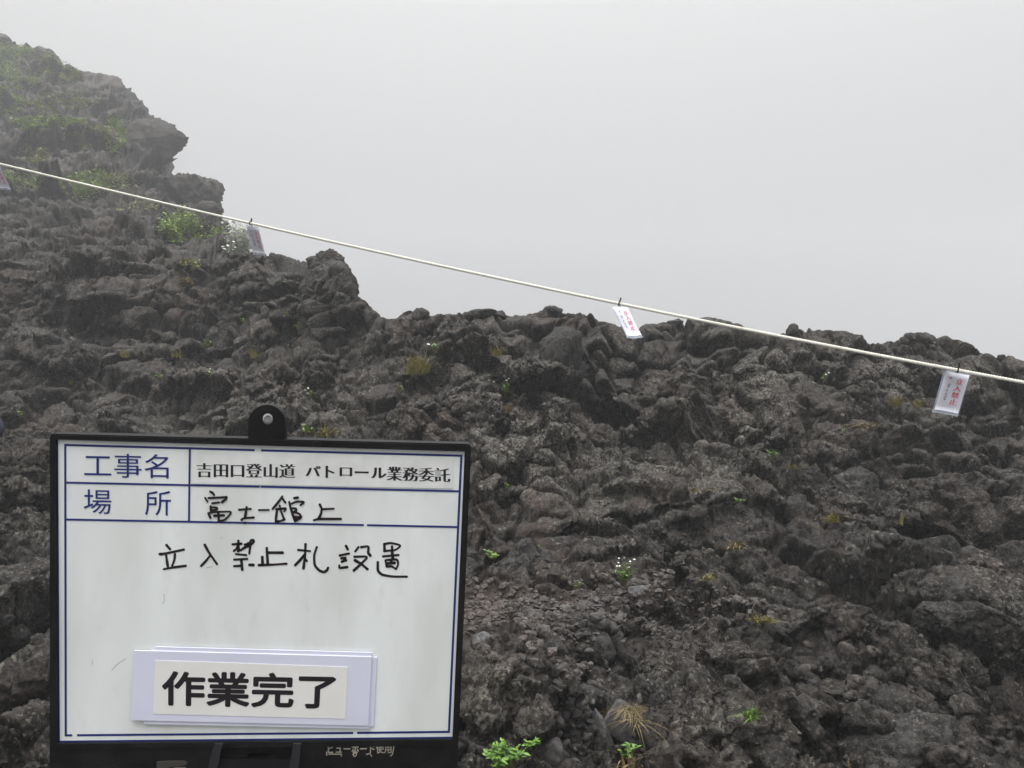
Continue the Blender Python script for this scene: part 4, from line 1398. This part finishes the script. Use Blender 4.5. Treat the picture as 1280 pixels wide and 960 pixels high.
# both ends come down to the rock outside the view
endlen = 1.2
for side, sgn in ((sl, 0), (seglen[-1] - sl, 1)):
    t = np.clip((endlen - side) / endlen, 0, 1)
    cen[:, 2] -= t * t * 2.2
tg = np.gradient(cen, axis=0); tg /= np.linalg.norm(tg, axis=1, keepdims=True)
n1 = np.cross(tg, [0, 0, 1.0]); n1 /= np.linalg.norm(n1, axis=1, keepdims=True)
n2 = np.cross(n1, tg)
rope = empty('rope', rp[350].tolist())
tag(rope, 'white three strand rope stretched across the slope from upper left to lower right', 'rope')
rv_, rf_ = [], []
for k in range(3):
    ph = sl / .052 * 2 * math.pi + k * 2 * math.pi / 3
    c = cen + (n1 * np.cos(ph)[:, None] + n2 * np.sin(ph)[:, None]) * .0074
    o = sum(len(x) for x in rv_)
    an = np.arange(6) * math.pi / 3
    ringp = c[:, None] + (n1[:, None] * np.cos(an)[None, :, None] + n2[:, None] * np.sin(an)[None, :, None]) * .0060
    i = np.arange(n_r - 1)[:, None] * 6; j = np.arange(6)[None]
    q = np.stack([i + j, i + (j + 1) % 6, i + 6 + (j + 1) % 6, i + 6 + j], -1).reshape(-1, 4)
    rv_.append(ringp.reshape(-1, 3)); rf_.append(q + o)
M_ROPE = mat_noisy('rope_white', (.70, .68, .60), (.84, .82, .76), 60, .75)
mesh_np('strands', np.concatenate(rv_) - rp[350], np.concatenate(rf_), M_ROPE, rope)

# ------------------------------------------------------------------ signs hanging from the rope
M_SLEEVE = bpy.data.materials.new('clear_sleeve')
M_SLEEVE.use_nodes = True
_b = M_SLEEVE.node_tree.nodes['Principled BSDF']
_b.inputs['Base Color'].default_value = (.55, .60, .72, 1)
_b.inputs['Roughness'].default_value = .25
_b.inputs['Alpha'].default_value = .35


def hang_sign(TL, a3, b3, d, tie_u, label, seed):
    k = d / F
    cu, cv = (TL[0] - 640) / F, (TL[1] - 480) / F
    best = None
    for az in np.linspace(-40, 40, 321):
        A3 = np.array([a3[0] + cu * az, a3[1] + cv * az, az])
        den = A3[0] * cu + A3[1] * cv + az
        if abs(den) < 3: continue
        bz = -(A3[0] * b3[0] + A3[1] * b3[1]) / den
        B3 = np.array([b3[0] + cu * bz, b3[1] + cv * bz, bz])
        sc3 = abs(np.linalg.norm(A3) / np.linalg.norm(B3) - .64) + .002 * abs(az)
        if best is None or sc3 < best[0]: best = (sc3, A3, B3)
    A = cam_dir(best[1]) * k; Bv = cam_dir(best[2]) * k
    wd, hg = A.length, Bv.length
    X = A.normalized(); Z = -(Bv - X * Bv.dot(X)).normalized(); Y = Z.cross(X)
    org = Vector(unproj(TL[0], TL[1], d).tolist())
    M = Matrix.Translation(org) @ Matrix((X, Y, Z)).transposed().to_4x4()
    top = empty('warning_sign', matrix=M)
    tag(top, label, 'sign', 'warning signs hung on the white rope')

    def sheet(name, x0, x1, z0, z1, y, th, mat, bend):
        n_ = 8
        V, Q = [], []
        for s_ in (0, 1):
            for i in range(n_ + 1):
                for j in range(n_ + 1):
                    x = x0 + (x1 - x0) * i / n_; z = z0 + (z1 - z0) * j / n_
                    V.append((x, y + s_ * th + bend * math.sin(math.pi * (x / wd)) * (-z / hg), z))
        def id_(s_, i, j): return s_ * (n_ + 1) ** 2 + i * (n_ + 1) + j
        for i in range(n_):
            for j in range(n_):
                Q.append((id_(0, i, j), id_(0, i + 1, j), id_(0, i + 1, j + 1), id_(0, i, j + 1)))
                Q.append((id_(1, i, j + 1), id_(1, i + 1, j + 1), id_(1, i + 1, j), id_(1, i, j)))
        for i in range(n_):
            for j in (0, n_):
                Q.append((id_(0, i, j), id_(1, i, j), id_(1, i + 1, j), id_(0, i + 1, j)))
                Q.append((id_(0, j, i), id_(0, j, i + 1), id_(1, j, i + 1), id_(1, j, i)))
        return mesh_np(name, V, Q, mat, top)
    sheet('sleeve', -.014, wd + .006, .012, -hg - .022, .0012, .0006, M_SLEEVE, .012)
    paper = sheet('paper', 0, wd, 0, -hg, -.0008, .0008, M_PAPER, .012)

    def at(st, y):
        x = st[:, 0] * wd; z = -st[:, 1] * hg
        return np.stack([x, np.full(len(st), y) + .012 * np.sin(math.pi * st[:, 0]) * st[:, 1], z], 1)
    for i, ch in enumerate('立入禁止'):
        c = (.68, .20 + .176 * i)
        st, tr = text_tris(ch)
        px = quad_map(st, (c[0] - .145, c[1] - .072), (c[0] + .145, c[1] - .072), (c[0] + .145, c[1] + .072), (c[0] - .145, c[1] + .072))
        px = np.concatenate([px + np.array([dx, 0]) for dx in (-.012, 0, .012)]); tr = np.concatenate([tr + len(st) * q for q in range(3)])
        mesh_np('red_lettering', at(px, -.0022), tr, M_RED, paper, smooth_shade=False)
    r = np.random.default_rng(seed)
    ln = []
    for y0 in (.13, .165, .30, .335, .37, .46, .52, .575, .64, .675, .71):
        for q in range(3):
            x0 = .27 + r.uniform(-.06, .02); yy = y0 + r.uniform(-.012, .012)
            ln.append([(x0, yy), (x0 + r.uniform(.04, .10), yy + r.uniform(-.006, .006))] if q < 2 else [(x0 + .04, yy - .014), (x0 + .035, yy + .014)])
    a, b2 = strokes(ln, .012, seed=seed)
    mesh_np('small_lettering', at(a, -.0022), b2, M_GREYINK, paper, smooth_shade=False)
    # black tie round the rope with its tail sticking up
    rc = Vector(unproj(tie_u, rope_px(tie_u), rope_d(tie_u)).tolist())
    b = bmesh.new()
    tx = Vector(unproj(tie_u + 5, rope_px(tie_u + 5), rope_d(tie_u + 5)).tolist()) - rc
    tx.normalize()
    ny = tx.cross(Vector((0, 0, 1))).normalized(); nz = ny.cross(tx).normalized() * -1
    if nz.z < 0: nz = -nz
    vs_ = []
    for s_ in (-1, 1):
        for i in range(14):
            an = i * 2 * math.pi / 14
            vs_.append(b.verts.new(rc + tx * s_ * .005 + (ny * math.cos(an) * .0165 + nz * math.sin(an) * .0175)))
    for i in range(14):
        j = (i + 1) % 14
        b.faces.new((vs_[i], vs_[j], vs_[14 + j], vs_[14 + i]))
    hd = Matrix.Translation(rc + nz * .030 + tx * .002) @ Matrix((tx, ny, nz)).transposed().to_4x4() @ Matrix.Diagonal((.010, .008, .034, 1))
    bmesh.ops.create_cube(b, size=1.0, matrix=hd)
    # drop of the tie down to the sleeve's eye
    eye_w = M @ Vector((wd * .5, 0.001, .004))
    for q in (0, .4):
        mid_ = (rc + eye_w) / 2
        L_ = (eye_w - rc)
        if L_.length > .012:
            zz = L_.normalized(); xx = zz.cross(Vector((0, 1, 0))).normalized(); yy2 = zz.cross(xx)
            bmesh.ops.create_cube(b, size=1.0, matrix=Matrix.Translation(mid_ + xx * q * .01) @ Matrix((xx, yy2, zz)).transposed().to_4x4() @ Matrix.Diagonal((.003, .003, L_.length, 1)))
    b.transform(M.inverted())
    bm_obj('cable_tie', b, M_BLACKPL, top)
    return top


hang_sign((1182.2, 464.0), (29.5, 5.5, 12), (-14, 48, 12), 5.02, 1197, 'warning sign tilted clockwise with clear red text, lowest and rightmost on the rope', 1)
hang_sign((766.5, 384.4), (18.2, 0, 17.5), (17, 34.3, -17.6), 5.8, 774, 'warning sign slanting across the middle ridge line, red letters faint', 2)
hang_sign((308.3, 283.0), (14, 2, 16), (9, 33, -12), 6.85, 313, 'warning sign hanging in front of the near crag beside the pale bush', 3)
hang_sign((-14.5, 205.5), (14, 1.4, 16), (14, 30, -12), 7.85, -7, 'warning sign cut off by the left border at the upper end of the rope', 4)

# ------------------------------------------------------------------ hiker standing mostly beyond the left border
def make_person(elbow_uv, d):
    elbow = Vector(unproj(elbow_uv[0], elbow_uv[1], d).tolist())
    J = {'pelvis': (0, 0, .96), 'belly': (0, .0, 1.10), 'chest': (0, .01, 1.30), 'neck': (0, .0, 1.46), 'headlow': (0, -.015, 1.54), 'head': (0, -.02, 1.64), 'crown': (0, -.01, 1.71),
         'shR': (.17, 0, 1.40), 'elR': (.36, .05, 1.12), 'wrR': (.20, -.13, 1.02), 'haR': (.14, -.16, 1.00),
         'shL': (-.17, 0, 1.40), 'elL': (-.25, .03, 1.12), 'wrL': (-.24, -.08, .88), 'haL': (-.235, -.12, .80),
         'hipR': (.09, 0, .90), 'knR': (.11, -.02, .49), 'anR': (.12, .03, .09), 'toR': (.135, -.15, .035),
         'hipL': (-.09, 0, .90), 'knL': (-.11, -.02, .49), 'anL': (-.12, .03, .09), 'toL': (-.135, -.15, .035)}
    RAD = {'pelvis': (.155, .115), 'belly': (.15, .11), 'chest': (.165, .12), 'neck': (.058, .058), 'headlow': (.062, .075), 'head': (.078, .095), 'crown': (.055, .065),
           'sh': (.068, .068), 'el': (.054, .054), 'wr': (.036, .032), 'ha': (.042, .022), 'hip': (.095, .10), 'kn': (.068, .07), 'an': (.052, .055), 'to': (.045, .035)}
    E_ = [('pelvis', 'belly'), ('belly', 'chest'), ('chest', 'neck'), ('neck', 'headlow'), ('headlow', 'head'), ('head', 'crown')]
    for s in 'RL':
        E_ += [('chest', 'sh' + s), ('sh' + s, 'el' + s), ('el' + s, 'wr' + s), ('wr' + s, 'ha' + s), ('pelvis', 'hip' + s), ('hip' + s, 'kn' + s), ('kn' + s, 'an' + s), ('an' + s, 'to' + s)]
    names = list(J)
    verts = [Vector(J[n]) for n in names]
    edges = [(names.index(a), names.index(b)) for a, b in E_]
    rad = [RAD.get(n) or RAD[n[:-1]] for n in names]
    # unequal bent fingers and a thumb rooted inside each palm
    for s, sg in (('R', -1), ('L', 1)):
        h = Vector(J['ha' + s])
        fw = (h - Vector(J['wr' + s])).normalized()
        sd = fw.cross(Vector((0, 1, .3))).normalized()
        for q, ln in ((-1.5, .066), (-.5, .078), (.5, .074), (1.5, .058)):
            a = len(verts)
            b0 = h + fw * .02 + sd * q * .017
            verts += [b0, b0 + fw * ln * .55, b0 + fw * ln * .9 + Vector((0, .022 * sg * -1, -.012))]
            rad += [(.0095, .0095), (.0088, .0088), (.007, .007)]
            edges += [(names.index('ha' + s), a), (a, a + 1), (a + 1, a + 2)]
        a = len(verts)
        verts += [h + sd * .034 - fw * .012, h + sd * .055 + fw * .025]
        rad += [(.012, .012), (.009, .009)]
        edges += [(names.index('ha' + s), a), (a, a + 1)]
    me = bpy.data.meshes.new('person')
    me.from_pydata([tuple(v) for v in verts], edges, [])
    o = bpy.data.objects.new('person', me)
    C.objects.link(o)
    m = o.modifiers.new('skin', 'SKIN')
    for i, sv in enumerate(me.skin_vertices[0].data):
        sv.radius = rad[i]; sv.use_root = (i == 0)
    ss = o.modifiers.new('subd', 'SUBSURF'); ss.levels = 2; ss.render_levels = 2
    bpy.context.view_layer.update()
    ev = o.evaluated_get(bpy.context.evaluated_depsgraph_get())
    new = bpy.data.meshes.new_from_object(ev)
    o.modifiers.clear(); o.data = new; bpy.data.meshes.remove(me)
    new.materials.clear()
    for mm in (mat_noisy('navy_jacket', (.010, .013, .030), (.018, .022, .046), 30, .8, bump=.3, coord='Object'), mat_noisy('dark_trousers', (.016, .016, .020), (.028, .028, .032), 30, .85, coord='Object'),
               mat_simple('skin_tone', (.45, .26, .18), .5), mat_simple('hiking_boot', (.05, .035, .025), .7)):
        new.materials.append(mm)
    for p in new.polygons:
        c = p.center
        if c.z > 1.475 or (abs(c.x) > .12 and (c - Vector(J['haR'])).length < .10 and c.x > 0) or (c.x < 0 and (c - Vector(J['haL'])).length < .13 and c.z < .90): k = 2
        elif c.z > .93 or (abs(c.x) > .19 and c.z > .80): k = 0
        elif c.z > .13: k = 1
        else: k = 3
        p.material_index = k; p.use_smooth = True
    # child pieces: cap, eyes, nose, mouth, hair
    b = bmesh.new()
    bmesh.ops.create_uvsphere(b, u_segments=20, v_segments=10, radius=1, matrix=Matrix.Translation((0, -.012, 1.655)) @ Matrix.Diagonal((.098, .118, .105, 1)))
    bmesh.ops.delete(b, geom=[v for v in b.verts if v.co.z < 1.66], context='VERTS')
    brim = [b.verts.new((.075 * math.cos(a), -.10 - .085 * math.sin(a), 1.664)) for a in np.linspace(0, math.pi, 9)]
    b.faces.new(brim)
    bmesh.ops.solidify(b, geom=b.faces[:], thickness=.004)
    bm_obj('cap', b, mat_simple('dark_red_cap', (.09, .018, .020), .8), o, True)
    for sx in (-.032, .032):
        b = bmesh.new(); bmesh.ops.create_uvsphere(b, u_segments=10, v_segments=6, radius=.011, matrix=Matrix.Translation((sx, -.108, 1.622)))
        bm_obj('eye', b, mat_simple('eye_dark', (.02, .015, .012), .3), o, True)
    b = bmesh.new(); bmesh.ops.create_uvsphere(b, u_segments=10, v_segments=8, radius=1, matrix=Matrix.Translation((0, -.112, 1.598)) @ Matrix.Diagonal((.013, .02, .022, 1)))
    bm_obj('nose', b, new.materials[2], o, True)
    b = bmesh.new(); bmesh.ops.create_uvsphere(b, u_segments=10, v_segments=6, radius=1, matrix=Matrix.Translation((0, -.092, 1.562)) @ Matrix.Diagonal((.024, .008, .006, 1)))
    bm_obj('mouth', b, mat_simple('lip_tone', (.30, .12, .10), .5), o, True)
    # stand on the slope: find the ground under the feet
    el = Vector(J['elR'])
    base = elbow - el
    near = Pf[(np.abs(Pf[:, 0] - base.x) < .35) & (np.abs(Pf[:, 1] - base.y) < .3)]
    gz = float(np.percentile(near[:, 2], 60)) if len(near) else base.z
    s = (elbow.z + .055 - gz) / (el.z)            # body height that brings the elbow to its place
    s = min(max(s, .85), 1.12)
    o.scale = (s, s, s)
    o.location = elbow - el * s
    print('person scale', s, 'feet', o.location.z, 'ground', gz)
    return tag(o, 'hiker in navy jacket, only a bent elbow showing at the left border', 'person')


make_person((1.0, 540), 4.6)
